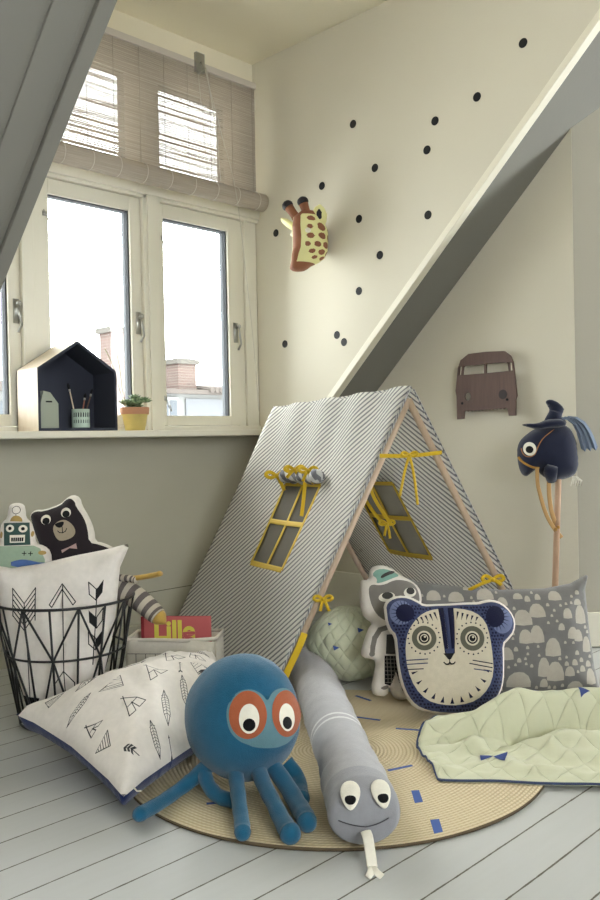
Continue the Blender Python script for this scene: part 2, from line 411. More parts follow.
# sloping roof undersides either side of the dormer
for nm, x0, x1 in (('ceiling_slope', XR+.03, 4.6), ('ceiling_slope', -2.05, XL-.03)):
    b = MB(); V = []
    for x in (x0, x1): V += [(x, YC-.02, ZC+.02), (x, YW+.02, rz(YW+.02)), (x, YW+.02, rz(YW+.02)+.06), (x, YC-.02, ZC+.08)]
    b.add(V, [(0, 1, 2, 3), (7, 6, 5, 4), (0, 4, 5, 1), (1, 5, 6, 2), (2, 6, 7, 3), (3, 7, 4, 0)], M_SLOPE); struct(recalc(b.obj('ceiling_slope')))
# dormer cheeks
for nm, x0, x1 in (('wall_right_dormer', XR, XR+.06), ('wall_left_dormer', XL-.06, XL)):
    b = MB(); b.prism([(YW, rz(YW)-.0), (YW, ZC), (YC, ZC)], x0, x1, lambda y, z, d: Vector((d, y, z)), M_WALL); struct(recalc(b.obj(nm)))
# trim boards along the cheek edges
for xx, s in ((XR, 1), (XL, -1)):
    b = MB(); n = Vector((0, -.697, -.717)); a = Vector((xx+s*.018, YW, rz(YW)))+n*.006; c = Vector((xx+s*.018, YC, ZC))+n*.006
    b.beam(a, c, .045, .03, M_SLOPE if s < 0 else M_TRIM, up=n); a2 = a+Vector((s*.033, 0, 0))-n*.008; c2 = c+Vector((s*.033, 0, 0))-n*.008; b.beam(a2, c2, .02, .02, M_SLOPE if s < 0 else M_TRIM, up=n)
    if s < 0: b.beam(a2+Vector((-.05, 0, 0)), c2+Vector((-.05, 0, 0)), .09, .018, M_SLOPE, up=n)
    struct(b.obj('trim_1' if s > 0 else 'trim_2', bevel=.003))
# wall under the windows
b = MB(); b.box((-2, YW, 0), (3.5, YW+.1, .64), M_KNEE); b.box((XL-.1, YW, .64), (XR+.1, YW+.1, .93), M_KNEE)
b.box((XL, YW-.010, .745), (XR, YW, .927), M_KNEE)
for z in (.205,): b.box((-2, YW-.0015, z), (3.4, YW+.001, z+.003), mat('board_joint', (96, 94, 84), .9))
struct(b.obj('wall_window_side'))
struct(MB().box((-2, YW-.018, 0), (3.4, YW, .07), M_KNEE).obj('baseboard_window_side', bevel=.004))
struct(MB().box((XL, YW-.21, .928), (XR-.002, YW+.08, .957), M_FRAME).obj('trim_3', bevel=.004))
struct(MB().box((XR, YW-.002, .64), (XR+.12, YW+.13, ZC), M_WALL).obj('wall_window_return'))
struct(MB().box((XL, YW, 2.64), (XR, YW+.1, ZC), M_CEIL).obj('wall_over_window'))
# right end wall, then the splayed piece that steps back into the room
b = MB(); b.box((3.4, 1.695, 0), (3.5, YW+.1, ZC), M_WALL); struct(b.obj('wall_right'))
sp = Vector((.7071, -.7071, 0)); c0 = Vector((3.401, 1.694, 0)); spn = Vector((.7071, .7071, 0))
def splay(x, y, z): return c0+sp*x+spn*y+Vector((0, 0, z))
b = MB(); V = [splay(*q) for q in ((0, 0, 0), (2.4, 0, 0), (2.4, .1, 0), (0, .1, 0), (0, 0, ZC), (2.4, 0, ZC), (2.4, .1, ZC), (0, .1, ZC))]
b.add(V, [(0, 3, 2, 1), (4, 5, 6, 7), (0, 1, 5, 4), (1, 2, 6, 5), (2, 3, 7, 6), (3, 0, 4, 7)], mat('shade_toned_wall_paint', (172, 168, 154), .8, bump=.12, bs=90)); struct(b.obj('wall_right_splayed'))  # darker copy of the wall paint, shade of this face put into the colour
b = MB(); b.box((3.384, 1.695, 0), (3.4, YW, .2), M_FRAME); struct(b.obj('baseboard_right', bevel=.004))
b = MB(); V = [splay(*q) for q in ((-.01, -.016, .006), (2.4, -.016, .006), (2.4, 0, .006), (-.01, 0, .006), (-.01, -.016, .15), (2.4, -.016, .15), (2.4, 0, .15), (-.01, 0, .15))]
b.add(V, [(0, 3, 2, 1), (4, 5, 6, 7), (0, 1, 5, 4), (1, 2, 6, 5), (2, 3, 7, 6), (3, 0, 4, 7)], M_FRAME); struct(b.obj('baseboard_right_splayed', bevel=.003))
struct(MB().box((-2.1, -2.6, 0), (-2, YW+.1, ZC), M_REAR).obj('wall_left'))
b = MB(); b.box((-2, -2.65, 0), (-1.6, -2.55, ZC), M_REAR); b.box((.4, -2.65, 0), (4.6, -2.55, ZC), M_REAR); b.box((-1.6, -2.65, 0), (.4, -2.55, .9), M_REAR); b.box((-1.6, -2.65, 2.5), (.4, -2.55, ZC), M_REAR); struct(b.obj('wall_rear'))  # unseen wall; its opening is made for the added fill lamp
struct(MB().box((4.55, -2.6, 0), (4.6, -.3, ZC), M_REAR).obj('wall_far_right'))

# ---- window: frame and mullions, three casements, three top lights
F0, F1 = YW-.02, YW+.09
b = MB()
b.box((XL, F0, .957), (1.32, F1, 2.66), M_FRAME); b.box((2.998, F0+.02, .957), (XR, F1, 2.66), M_FRAME); b.box((2.955, F0+.035, .957), (2.998, F1, 2.66), M_FRAME)
b.box((1.745, F0, .957), (1.80, F1, 2.66), M_FRAME); b.box((2.352, F0, .957), (2.452, F1, 2.66), M_FRAME); b.box((2.372, F0-.012, .957), (2.432, F0, 2.66), M_FRAME)
b.box((XL, F0+.01, .957), (XR, F1, .98), M_FRAME); b.box((XL, F0, 2.035), (XR, F1, 2.16), M_FRAME); b.box((XL, F0-.015, 2.05), (XR, F0, 2.10), M_FRAME); b.box((XL, F0, 2.622), (XR, F1, 2.68), M_FRAME)
struct(b.obj('window_1_frame', bevel=.003))
def handle(parent, x, z, s=1):
    h = MB(); y = YW+.005; h.box((x-.012, y-.012, z-.045), (x+.012, y, z+.055), M_STEEL)
    h.tube([(x, y-.012, z+.03), (x, y-.035, z+.03), (x-.004*s, y-.045, z-.01), (x+.006*s, y-.042, z-.055), (x-.004*s, y-.03, z-.085)], .0055, M_STEEL); h.ell((x, y-.035, z+.035), .011, .011, .011, M_STEEL, 10, 8)
    return h.obj('handle', parent, True)
def hook(parent, x, z):
    h = MB(); y = YW-.004
    h.box((x-.012, y, z-.01), (x+.012, y+.012, z+.01), M_STEEL); h.tube(smooth_path([(x-.01, y-.004, z+.015), (x, y-.012, z-.01), (x+.012, y-.015, z-.045), (x+.03, y-.012, z-.065), (x+.02, y-.012, z-.03)]), .0022, M_STEEL, 6)
    return h.obj('stay_hook', parent, True)
def casement(n, x0, x1, z0, z1, g, hx=None, hooks=()):
    b = MB(); gx0, gx1, gz0, gz1 = g; ya, yb = YW, YW+.06
    b.box((x0, ya, z0), (gx0, yb, z1), M_FRAME); b.box((gx1, ya, z0), (x1, yb, z1), M_FRAME); b.box((gx0, ya, z0), (gx1, yb, gz0), M_FRAME); b.box((gx0, ya, gz1), (gx1, yb, z1), M_FRAME)
    G = mat('rubber_seal', (60, 62, 64), .8)
    b.box((gx1-.006, ya+.012, gz0), (gx1, yb, gz1), G); b.box((gx0, ya+.012, gz1-.005), (gx1, yb, gz1), G)
    o = struct(b.obj('window_%d' % n, bevel=.002))
    MB().box((gx0, YW+.035, gz0), (gx1, YW+.039, gz1), M_GLASS).obj('glass_pane', o)
    if hx: handle(o, hx, 1.45)
    for h in hooks: hook(o, *h)
    return o
casement(2, 1.322, 1.743, .982, 2.033, (1.39, 1.690, 1.03, 1.968), 1.722)
casement(3, 1.802, 2.350, .982, 2.033, (1.880, 2.292, 1.03, 1.968), 2.325, ((1.865, 1.88),))
casement(4, 2.454, 2.953, .982, 2.033, (2.480, 2.882, 1.03, 1.968), 2.922, ((2.463, 1.87), (2.468, 1.11)))
casement(5, 1.322, 1.743, 2.162, 2.62, (1.39, 1.690, 2.19, 2.545))
casement(6, 1.802, 2.350, 2.162, 2.62, (1.865, 2.285, 2.165, 2.60))
casement(7, 2.454, 2.953, 2.162, 2.62, (2.47, 2.88, 2.165, 2.60))
for n, (x, z) in ((2, (2.335, 2.30)),): pass

# ================================================================ OUTSIDE
b = MB(); r = empty('rooftop_chimney', (8.0, 12.3, -3), 'wide brick chimney outside the middle window', 'chimney', 'chimneys outside')
MB().box((7.96, 12, -3), (8.36, 12.4, 2.74), M_BRICK).obj('stack', r); MB().box((7.91, 11.95, 2.74), (8.41, 12.45, 2.83), mat('chimney_cap_stone', (62, 59, 54), .9)).obj('cap', r)
r = empty('rooftop_chimney', (9.87, 12.7, 1.87), 'lower brick chimney outside the right window, before the spire', 'chimney', 'chimneys outside')
MB().box((9.66, 12.5, 1.87), (10.08, 12.9, 2.34), M_BRICK).obj('stack', r); MB().box((9.61, 12.45, 2.34), (10.13, 12.95, 2.43), mat('chimney_cap_stone', (62, 59, 54), .9)).obj('cap', r)
r = empty('neighbouring_house', (10.2, 13, -3), 'neighbouring house with tiled roof edge and pale dormer outside the right window', 'house')
PW = mat('pale_render', (88, 88, 86), .9); TI = mat('roof_tiles', (60, 54, 50), .9, var=.2, vs=10)
MB().box((8.9, 12.4, -3), (12.5, 15, 1.78), PW).obj('wall', r)
b = MB(); b.box((8.9, 12.25, 1.78), (12.5, 15, 1.86), TI)
for i in range(20): b.tube([(10.22+i*.115, 12.2, 1.86), (10.22+i*.115, 12.9, 1.95)], .055, TI, 8)
b.obj('roof', r)
MB().box((9.72, 12.36, 1.2), (12.5, 12.4, 1.70), mat('slate_cladding', (72, 73, 75), .9)).obj('cladding', r)
b = MB(); b.box((9.1, 12.36, 1.1), (9.55, 12.4, 1.72), mat('white_joinery', (100, 100, 98), .6)); b.box((9.14, 12.35, 1.14), (9.32, 12.36, 1.66), mat('dim_glass', (48, 52, 56), .3)); b.box((9.35, 12.35, 1.14), (9.51, 12.36, 1.66), mat('dim_glass', (48, 52, 56), .3)); b.obj('window', r)
r = empty('neighbouring_house', (6.3, 13, -3), 'low roofline of a pale house outside the far left window', 'house')
MB().box((5, 12.5, -3), (7.4, 15, 1.75), PW).obj('wall', r); MB().box((4.9, 12.3, 1.75), (7.5, 15, 1.9), TI).obj('roof', r)
b = MB(); b.box((6.2, 12.46, 1.0), (6.5, 12.5, 1.6), mat('dim_glass', (48, 52, 56), .3)); b.obj('window', r)
b = MB(); b.lathe([(.34, 0), (.30, .9), (.12, 1.6), (.05, 2.2), (.02, 3.2)], (15.6, 20, 2.3), mat('hazy_slate', (98, 100, 102), .9), 8); b.lathe([(.36, -5), (.36, 0)], (15.6, 20, 2.3), mat('hazy_slate', (98, 100, 102), .9), 8)
tag(b.obj('church_spire'), 'thin pale church spire far beyond the brick chimney', 'spire')

# ================================================================ ON AND AROUND THE WINDOW
# rolled bamboo blind
r = empty('bamboo_blind', (2.16, 3.2, 2.11), 'half rolled bamboo blind hanging over the top windows', 'blind')
b = MB(); YB = 3.2; z = 2.14; i = 0
while z < 2.685:
    h = .0081+random.uniform(-.0003, .0003); o = random.uniform(-.0003, .0003)
    xs = [1.27+1.725*q/12 for q in range(13)]; zz = [z+o+.0007*noise.noise(Vector((x*4, z*60, 0))) for x in xs]
    V = [(x, YB, a) for x, a in zip(xs, zz)]+[(x, YB-.0003, a+h) for x, a in zip(xs, zz)]+[(x, YB+.0003, a+h) for x, a in zip(xs, zz)]
    F = []
    for q in range(12): F += [(q, q+1, 14+q, 13+q), (13+q, 14+q, 27+q, 26+q), (26+q, 27+q, q+1, q)]
    b.add(V, F, M_SLAT); z += .0088; i += 1
b.obj('slat_panel', r)
b = MB()
for q in range(13): x = 1.33+q*.137; b.tube([(x, YB-.004, 2.13), (x, YB-.004, 2.685)], .0016, mat('blind_string', (168, 160, 148), .8), 5)
b.obj('binding_string', r)
b = MB(); b.tube([(1.27+1.76*q/40, YB-.012, 2.112) for q in range(41)], .044, M_SLAT, 20)
for q in range(13): x = 1.33+q*.137; b.tube([(x, YB-.012+.0455*math.cos(a), 2.112+.0455*math.sin(a)) for a in [2*PI*t/20 for t in range(20)]], .0016, mat('blind_string_light', (214, 208, 198), .8), 5, closed=True, up=(1, 0, 0))
b.tube([(3.03, YB-.012, 2.112), (3.034, YB-.012, 2.112)], [.03, .02], M_SLAT, 16)
b.obj('rolled_end', r, True)
MB().box((1.27, YB-.012, 2.68), (3.0, YB+.012, 2.712), mat('blind_batten', (196, 188, 176), .7)).obj('headrail', r, bevel=.003)
b = MB(); b.box((2.60, YB-.03, 2.655), (2.65, YB-.012, 2.745), M_STEEL); b.tube([(2.625, YB-.035, 2.70), (2.625, YB-.05, 2.66), (2.60, YB-.04, 2.635)], .006, M_STEEL); b.obj('cord_bracket', r)
cord = mat('pull_cord', (198, 194, 182), .8)
for pts in ([(2.64, YB-.04, 2.68), (2.72, YB-.05, 2.4), (2.80, YB-.065, 2.15), (2.84, YB-.07, 1.8), (2.90, YB-.06, 1.4), (2.935, YB-.05, 1.05)], [(2.65, YB-.04, 2.68), (2.70, YB-.045, 2.4), (2.71, YB-.058, 2.15)], [(2.60, YB-.04, 2.64), (2.62, YB-.045, 2.4), (2.63, YB-.058, 2.15)]):
    MB().tube(smooth_path(pts), .0018, cord, 5).obj('pull_cord', r, True)

# house-shaped shelf box
def yz(y0): return lambda x, z, d: Vector((x, y0+d, z))
r = empty('house_shelf_box', (1.89, 3.18, .957), 'birch house-shaped box with dark inside standing on windowsill', 'shelf box')
ZS = .958; out = [(1.705, ZS), (1.705, 1.208), (1.889, 1.326), (2.072, 1.208), (2.072, ZS)]; t = .011
inn = [(1.705+t, ZS+t), (1.705+t, 1.202), (1.889, 1.313), (2.072-t, 1.202), (2.072-t, ZS+t)]
DK = mat('blue_black_paint', (52, 55, 66), .85); D0, D1 = 3.105, 3.275
def ringprism(b, P, Q, y0, y1, mo, mi, mf):
    n = len(P); V = [(x, y0, z) for x, z in P]+[(x, y0, z) for x, z in Q]+[(x, y1, z) for x, z in P]+[(x, y1, z) for x, z in Q]
    for i in range(n):
        j = (i+1) % n; k = b.V.__len__()
        b.add([V[i], V[j], V[n+j], V[n+i]], [(0, 1, 2, 3)], mf); b.add([V[i], V[2*n+i], V[2*n+j], V[j]], [(0, 1, 2, 3)], mo)
        b.add([V[n+i], V[n+j], V[3*n+j], V[3*n+i]], [(0, 1, 2, 3)], mi); b.add([V[2*n+i], V[3*n+i], V[3*n+j], V[2*n+j]], [(0, 1, 2, 3)], mo)
b = MB(); ringprism(b, out, inn, D0, D1, M_BIRCH, DK, DK); recalc(b.obj('body', r))
b = MB(); b.prism([(x, z) for x, z in out], D1-.006, D1, lambda x, z, d: Vector((x, d, z)), DK); recalc(b.obj('back_panel', r))
# small things inside it
gm = mat('sage_painted_wood', (150, 156, 142), .7)
b = MB(); b.prism([(1.724, ZS+t), (1.724, 1.10), (1.738, 1.122), (1.752, 1.10), (1.752, ZS+t)], 3.115, 3.20, lambda x, z, d: Vector((x, d, z)), gm)
bb = MB(); bb.box((1.722, 3.115, ZS+t+.001), (1.80, 3.15, 1.068), gm); bb.prism([(1.722, 1.068), (1.80, 1.068), (1.765, 1.112), (1.735, 1.118)], 3.115, 3.15, lambda x, z, d: Vector((x, d, z)), gm); bb.box((1.745, 3.1135, 1.072), (1.772, 3.1155, 1.078), M_INK)
o = recalc(bb.obj('money_box')); tag(o, 'small sage green money box with a coin slot at the left inside the house box', 'money box')
r = empty('brush_mug', (1.925, 3.155, ZS+t), 'pale mint mug with dark pattern holding brushes inside house box', 'mug')
b = MB(); b.lathe([(.036, 0), (.037, .004), (.037, .078), (.033, .078), (.033, .008)], (1.925, 3.155, ZS+t+.001), mat('mint_ceramic', (176, 196, 184), .4), 32)
b.obj('cup', r, True)
b = MB(); c = (1.925, 3.155)
for k in range(11):
    a = -2.9+k*.27
    for z0, hh, ww in ((.02, .012, .05), (.045, .016, .07)):
        V = [(c[0]+.0375*math.cos(a+q), c[1]+.0375*math.sin(a+q), ZS+t+.001+zq) for q, zq in ((-ww, z0), (ww, z0), (ww*1.2, z0+hh), (-ww*.4, z0+hh*1.3))]
        b.add(V, [(0, 1, 2, 3)], mat('dark_teal_glaze', (50, 60, 62), .5))
b.obj('pattern', r)
for k, (dx, hh, lb, mt) in enumerate(((-.055, .195, 'paintbrush with dark bristles leaning left out of the mug', M_BIRCH), (.028, .155, 'light wooden brush in the middle of the mug', mat('reddish_handle', (150, 100, 84), .5)), (.065, .175, 'dark paintbrush leaning furthest right out of the mug', mat('brown_handle', (92, 70, 60), .5)))):
    r = empty('paintbrush', (c[0], c[1], ZS+.02), lb, 'paintbrush', 'paintbrushes in the mug')
    a = Vector((c[0]+dx*.2, c[1]+.01, ZS+.025)); e = Vector((c[0]+dx, c[1]+.005*k, ZS+hh)); d = (e-a)
    MB().tube([a, a+d*.8], .0028, mt, 8).obj('handle', r, True)
    MB().tube([a+d*.8, a+d*.87], [.004, .0045], M_STEEL, 8).obj('ferrule', r, True)
    MB().tube([a+d*.87, a+d*.95, a+d*1.02], [.0045, .006, .001], M_INK, 8).obj('bristles', r, True)
# succulent
r = empty('potted_succulent', (2.19, 3.15, .957), 'green succulent with thin dry stems in a yellow rimmed terracotta pot', 'plant')
b = MB(); P = (2.192, 3.15, .957); b.lathe([(.042, 0), (.055, .068), (.061, .070), (.063, .100), (.055, .100), (.052, .07)], P, mat('yellow_glaze', (214, 194, 120), .6, var=.12, vs=30), 32)
b.obj('pot', r, True)
b = MB(); b.lathe([(.0615, .071), (.0638, .098), (.0625, .1015), (.054, .1015)], P, mat('terracotta', (176, 130, 100), .8), 32, closed=True); b.obj('rim', r, True)
MB().lathe([(.001, .09), (.054, .092)], P, mat('soil', (60, 48, 40), .95), 24).obj('soil', r)
b = MB(); gs = [mat('succulent_green', (84, 108, 74), .5), mat('succulent_light', (128, 148, 108), .5)]
for k in range(9):
    ang = k*2.4; rad = .0 if k == 0 else .022+.017*(k % 2); cx, cy, cz = P[0]+rad*1.15*math.cos(ang), P[1]+rad*math.sin(ang), P[2]+.112+(.036 if k == 0 else .004+.010*((k*7) % 3))
    for j in range(14):
        a2 = j*2.399; el = .15+1.2*(1-j/14); L = .040*(.6+.4*j/14)
        d = Vector((math.cos(a2)*math.cos(el), math.sin(a2)*math.cos(el), math.sin(el))); s = Vector((cx, cy, cz-.012))
        b.tube([s, s+d*L*.55, s+d*L], [.004, .0095, .0015], gs[(k+j) % 2], 6, flat=.45)
b.obj('leaves', r, True)
for pts in ([(2.15, 3.15, 1.05), (2.12, 3.17, 1.16), (2.10, 3.17, 1.24), (2.06, 3.17, 1.31)], [(2.155, 3.155, 1.05), (2.14, 3.17, 1.15), (2.135, 3.17, 1.23), (2.12, 3.17, 1.29)]):
    MB().tube(smooth_path(pts), .0018, mat('dry_stem', (150, 156, 120), .8), 5).obj('stem', r, True)

# ================================================================ ON THE WALLS
DOTS = [(1.73, 2.45), (1.945, 2.301), (2.618, 2.372), (2.156, 2.26), (2.201, 2.147), (2.492, 2.138), (2.823, 2.129), (2.593, 1.925), (2.202, 1.866), (3.148, 1.961), (2.473, 1.737), (2.602, 1.591), (2.745, 1.4), (2.701, 1.362), (3.1, 1.39)]
DL = ['black dot on the sloped wall, topmost and furthest right', 'black dot second from the top, close to the sloped edge', 'black dot topmost of the left half of the dormer wall', 'upper of the two black dots beneath each other in the wall middle', 'lower of the two black dots beneath each other in the wall middle',
      'black dot between the topmost left one and the giraffe, right of centre', 'black dot just above and right of the giraffe horns', 'black dot directly right of the giraffe head', 'black dot nearest the sloped trim at mid height', 'black dot on the wall left of the giraffe, by the window',
      'black dot right of and level with the giraffe chin', 'black dot below and right of the giraffe head', 'upper left dot of the close pair above the tent', 'lower right dot of the close pair above the tent', 'lowest left black dot, above the tent ridge by the window']
DM = mat('black_sticker', (24, 24, 26), .6)
for (y, z), lb in zip(DOTS, DL):
    b = MB(); V = [(XR-.0012, y+.019*math.cos(a), z+.019*math.sin(a)) for a in [2*PI*q/32 for q in range(32)]]; V += [(XR-.0001, p[1], p[2]) for p in V]
    b.add(V, [tuple(range(32))]+[(q, (q+1) % 32, 32+(q+1) % 32, 32+q) for q in range(32)], DM); tag(recalc(b.obj('wall_dot_sticker')), lb, 'wall sticker', 'black dot stickers on the dormer wall')

# papier-mache giraffe head on the dormer wall
def giraffe():
    G = Vector((3.07, 2.80, 1.83)); r = empty('giraffe_head', G, 'painted yellow and brown giraffe head mounted on the dotted wall', 'wall head')
    yel = mat('pale_yellow_paint', (224, 220, 160), .6, var=.05, vs=20); br = mat('giraffe_brown', (136, 88, 62), .6, var=.1, vs=20); blk = mat('giraffe_black', (34, 30, 34), .5)
    # vertical sections: z, centre x, centre y, radius x, radius y
    SEC = [(1.985, 2.965, 2.800, .012, .012), (1.975, 2.962, 2.800, .050, .040), (1.945, 2.958, 2.802, .085, .056), (1.90, 2.970, 2.805, .102, .066), (1.85, 2.975, 2.808, .100, .068), (1.80, 2.972, 2.808, .100, .064), (1.765, 2.952, 2.805, .096, .056), (1.738, 2.925, 2.80, .078, .048), (1.715, 2.895, 2.80, .055, .042), (1.70, 2.882, 2.80, .046, .038), (1.69, 2.878, 2.80, .030, .026), (1.687, 2.878, 2.80, .006, .006)]
    rows, K = 150, 120; VV = []; F = []; M = []; zs = np.array([q[0] for q in SEC])[::-1]
    for i in range(rows):
        t = 1-math.cos(i/(rows-1)*PI/2) if False else i/(rows-1); zc = 1.985+(1.687-1.985)*t
        q = [float(np.interp(zc, zs, np.array([e[k] for e in SEC])[::-1])) for k in range(1, 5)]
        for j in range(K):
            an = 2*PI*j/K; VV.append(Vector((q[0]+q[2]*math.cos(an), q[1]+q[3]*math.sin(an), zc)))
    spots = [(.27, -.35, .06, .30), (.28, -1.0, .05, .22), (.42, -.35, .05, .34), (.42, -1.0, .04, .2), (.44, -1.5, .035, .16), (.55, -.2, .05, .28), (.55, -.75, .04, .22), (.56, -1.2, .035, .16), (.57, -1.6, .03, .12), (.67, -.35, .045, .25), (.67, -.9, .035, .2), (.68, -1.35, .03, .14), (.76, -.6, .03, .2), (.77, -1.1, .025, .14), (.18, -.8, .03, .2), (.17, -1.4, .03, .2), (.36, .2, .05, .2), (.3, -1.5, .03, .12), (.14, -.2, .03, .3)]
    for i in range(rows-1):
        t = i/(rows-1)
        for j in range(K):
            an = ((j+.5)/K*2*PI+PI) % (2*PI)-PI; F.append((i*K+j, (i+1)*K+j, (i+1)*K+(j+1) % K, i*K+(j+1) % K)); mi = 0
            fa = abs(abs(an)-PI)
            if fa < .44 or t < .10: mi = 1
            if t > .86: mi = 1
            for ts, aa, dt, da in spots:
                for sg in (1, -1):
                    if ((t-ts)/(dt*1.25))**2+((an*sg-aa*1.45)/(da*1.35))**2 < 1: mi = 1
            M.append(mi)
    o = mesh('head', VV, F, [yel, br, blk], r, M, True); recalc(o)
    for (bx, by, ex, ey, ez) in ((2.925, 2.825, 2.90, 2.90, 2.035), (2.945, 2.785, 2.925, 2.815, 2.045)):
        a = Vector((bx, by, 1.925)); e = Vector((ex, ey, ez)); q = [a.lerp(e, f) for f in (0, .2, .4, .6, .72)]; h = MB()
        h.tube(q, [.030, .024, .020, .021, .023], br, 14, flat=1); h.obj('horn', r, True)
        h = MB(); q = [a.lerp(e, f) for f in (.72, .78, .86, .94, 1.0)]; h.tube(q, [.0235, .027, .027, .021, .008], blk, 14); h.obj('horn_tip', r, True)
    for (c, tip) in (((2.985, 2.765, 1.900), (2.975, 2.745, 1.995)), ((2.93, 2.85, 1.90), (2.905, 2.925, 1.955))):
        c = Vector(c); tip = Vector(tip); d = tip-c; h = MB(); h.tube([c, c+d*.3, c+d*.65, c+d*.95, c+d*1.1], [.022, .038, .040, .024, .004], yel, 14, flat=.4); o = h.obj('ear', r, True)
        nn = Vector((-.715, -.699, 0)); h = MB(); h.tube([c+d*.25+nn*.010, c+d*.45+nn*.014, c+d*.7+nn*.014, c+d*.9+nn*.008], [.003, .014, .014, .003], blk, 12, flat=.35); h.obj('inner_ear', o, True)
    for c in ((2.905, 2.757, 1.875), (2.905, 2.855, 1.875)):
        h = MB(); h.ell(c, .014, .014, .012, mat('white_paint', (236, 232, 214), .4), 16, 10); h.obj('eye', r, True)
giraffe()

# wooden van wall plaque
VO = [(2.257, 1.088), (2.262, 1.112), (2.247, 1.216), (2.232, 1.252), (2.188, 1.278), (2.095, 1.28), (2.004, 1.275), (1.973, 1.252), (1.961, 1.223), (1.951, 1.138), (1.945, 1.074), (1.951, 1.06), (1.953, .988), (1.986, .988), (1.992, 1.019)]+[(1.992+(2.216-1.992)*k/24, 1.019-.004*k/24+(.006 if k % 2 else 0)) for k in range(1, 24)]+[(2.216, 1.015), (2.221, .982), (2.256, .981)]
def sheet(name, outline, holes, fr, t, m, parent=None, step=.02):
    P, T, fm, A = cdt(outline, [(h, 1) for h in holes], step); T = T[fm == 0]; used = sorted(set(T.ravel().tolist())); mp = {v: i for i, v in enumerate(used)}; P = P[used]
    V = [fr(p[0], p[1], 0) for p in P]+[fr(p[0], p[1], t) for p in P]; n = len(P); F = []; E = {}
    a2 = None
    for tr in T.tolist():
        q = [mp[i] for i in tr]; a, b_, c = P[q[0]], P[q[1]], P[q[2]]
        if (b_[0]-a[0])*(c[1]-a[1])-(b_[1]-a[1])*(c[0]-a[0]) < 0: q = q[::-1]
        F.append(tuple(q)); F.append(tuple(i+n for i in q[::-1]))
        for i in range(3):
            e = (q[i], q[(i+1) % 3]); 
            if (e[1], e[0]) in E: del E[(e[1], e[0])]
            else: E[e] = 1
    for a, b_ in E: F.append((b_, a, a+n, b_+n))
    return recalc(mesh(name, V, F, m, parent))
r = empty('van_wall_rack', (3.37, 2.1, 1.13), 'dark walnut van-shaped wall rack hanging on white wall', 'wall rack')
sheet('van_front', VO, [[(2.217, 1.219), (2.210, 1.224), (2.108, 1.225), (2.108, 1.184), (2.222, 1.184)], [(2.096, 1.225), (1.994, 1.225), (1.987, 1.219), (1.983, 1.186), (2.097, 1.184)], [(2.238, 1.223), (2.224, 1.223), (2.230, 1.185), (2.243, 1.183)], [(1.978, 1.225), (1.966, 1.219), (1.963, 1.187), (1.977, 1.186)], circ(2.197, 1.084, .017, .019)], lambda y, z, d: Vector((3.352+d, y, z)), .01, M_WALNUT, r)
b = MB(); b.tube([(3.351, 2.013, 1.084), (3.353, 2.013, 1.084)], .021, mat('dark_wood_disc', (52, 44, 44), .6), 24); b.obj('headlight', r)
b = MB()
for y, z in ((2.226, 1.054), (1.992, 1.06)): MB().tube([(3.3505, y, z), (3.353, y, z)], .006, M_INK, 12).obj('screw', r)
for y in (2.03, 2.16): MB().box((3.362, y, 1.10), (3.4, y+.03, 1.17), M_WALNUT).obj('wall_spacer', r)

# ================================================================ THE TENT
tA, tB = Vector((1.913, 2.071, 0)), Vector((2.239, 3.044, 0)); tC, tD = Vector((2.833, 1.491, 0)), Vector((3.113, 2.421, 0))
tP, tQ = Vector((2.365, 1.775, 1.077)), Vector((2.679, 2.769, 1.051))
tent = empty('play_tent', (2.45, 2.2, 0), 'grey and white striped a-frame play tent with yellow ribbon windows', 'tent')
def tentP(s, t, left, off=0):
    q, p = (tB, tA) if left else (tD, tC)
    a = tP.lerp(p, t); b_ = tQ.lerp(q, t); v = a.lerp(b_, s)
    n = (tQ-tP).cross(p-tP).normalized(); n = -n if left else n
    if n.z < 0: n = -n
    sag = .022*math.sin(PI*min(max(s, 0), 1))*math.sin(PI*min(max(t, 0), 1))
    wr = .006*noise.noise(Vector((s*5+(3 if left else 9), t*2.2, 1)))*min(1, t*5)
    fold = .007*math.exp(-(t/.25)**2)*math.sin(s*26+t*9) if left else 0
    return v+n*(-sag+wr+fold+off)
HL, HR = (.325, .60, .31, .60), (.365, .655, .31, .585)
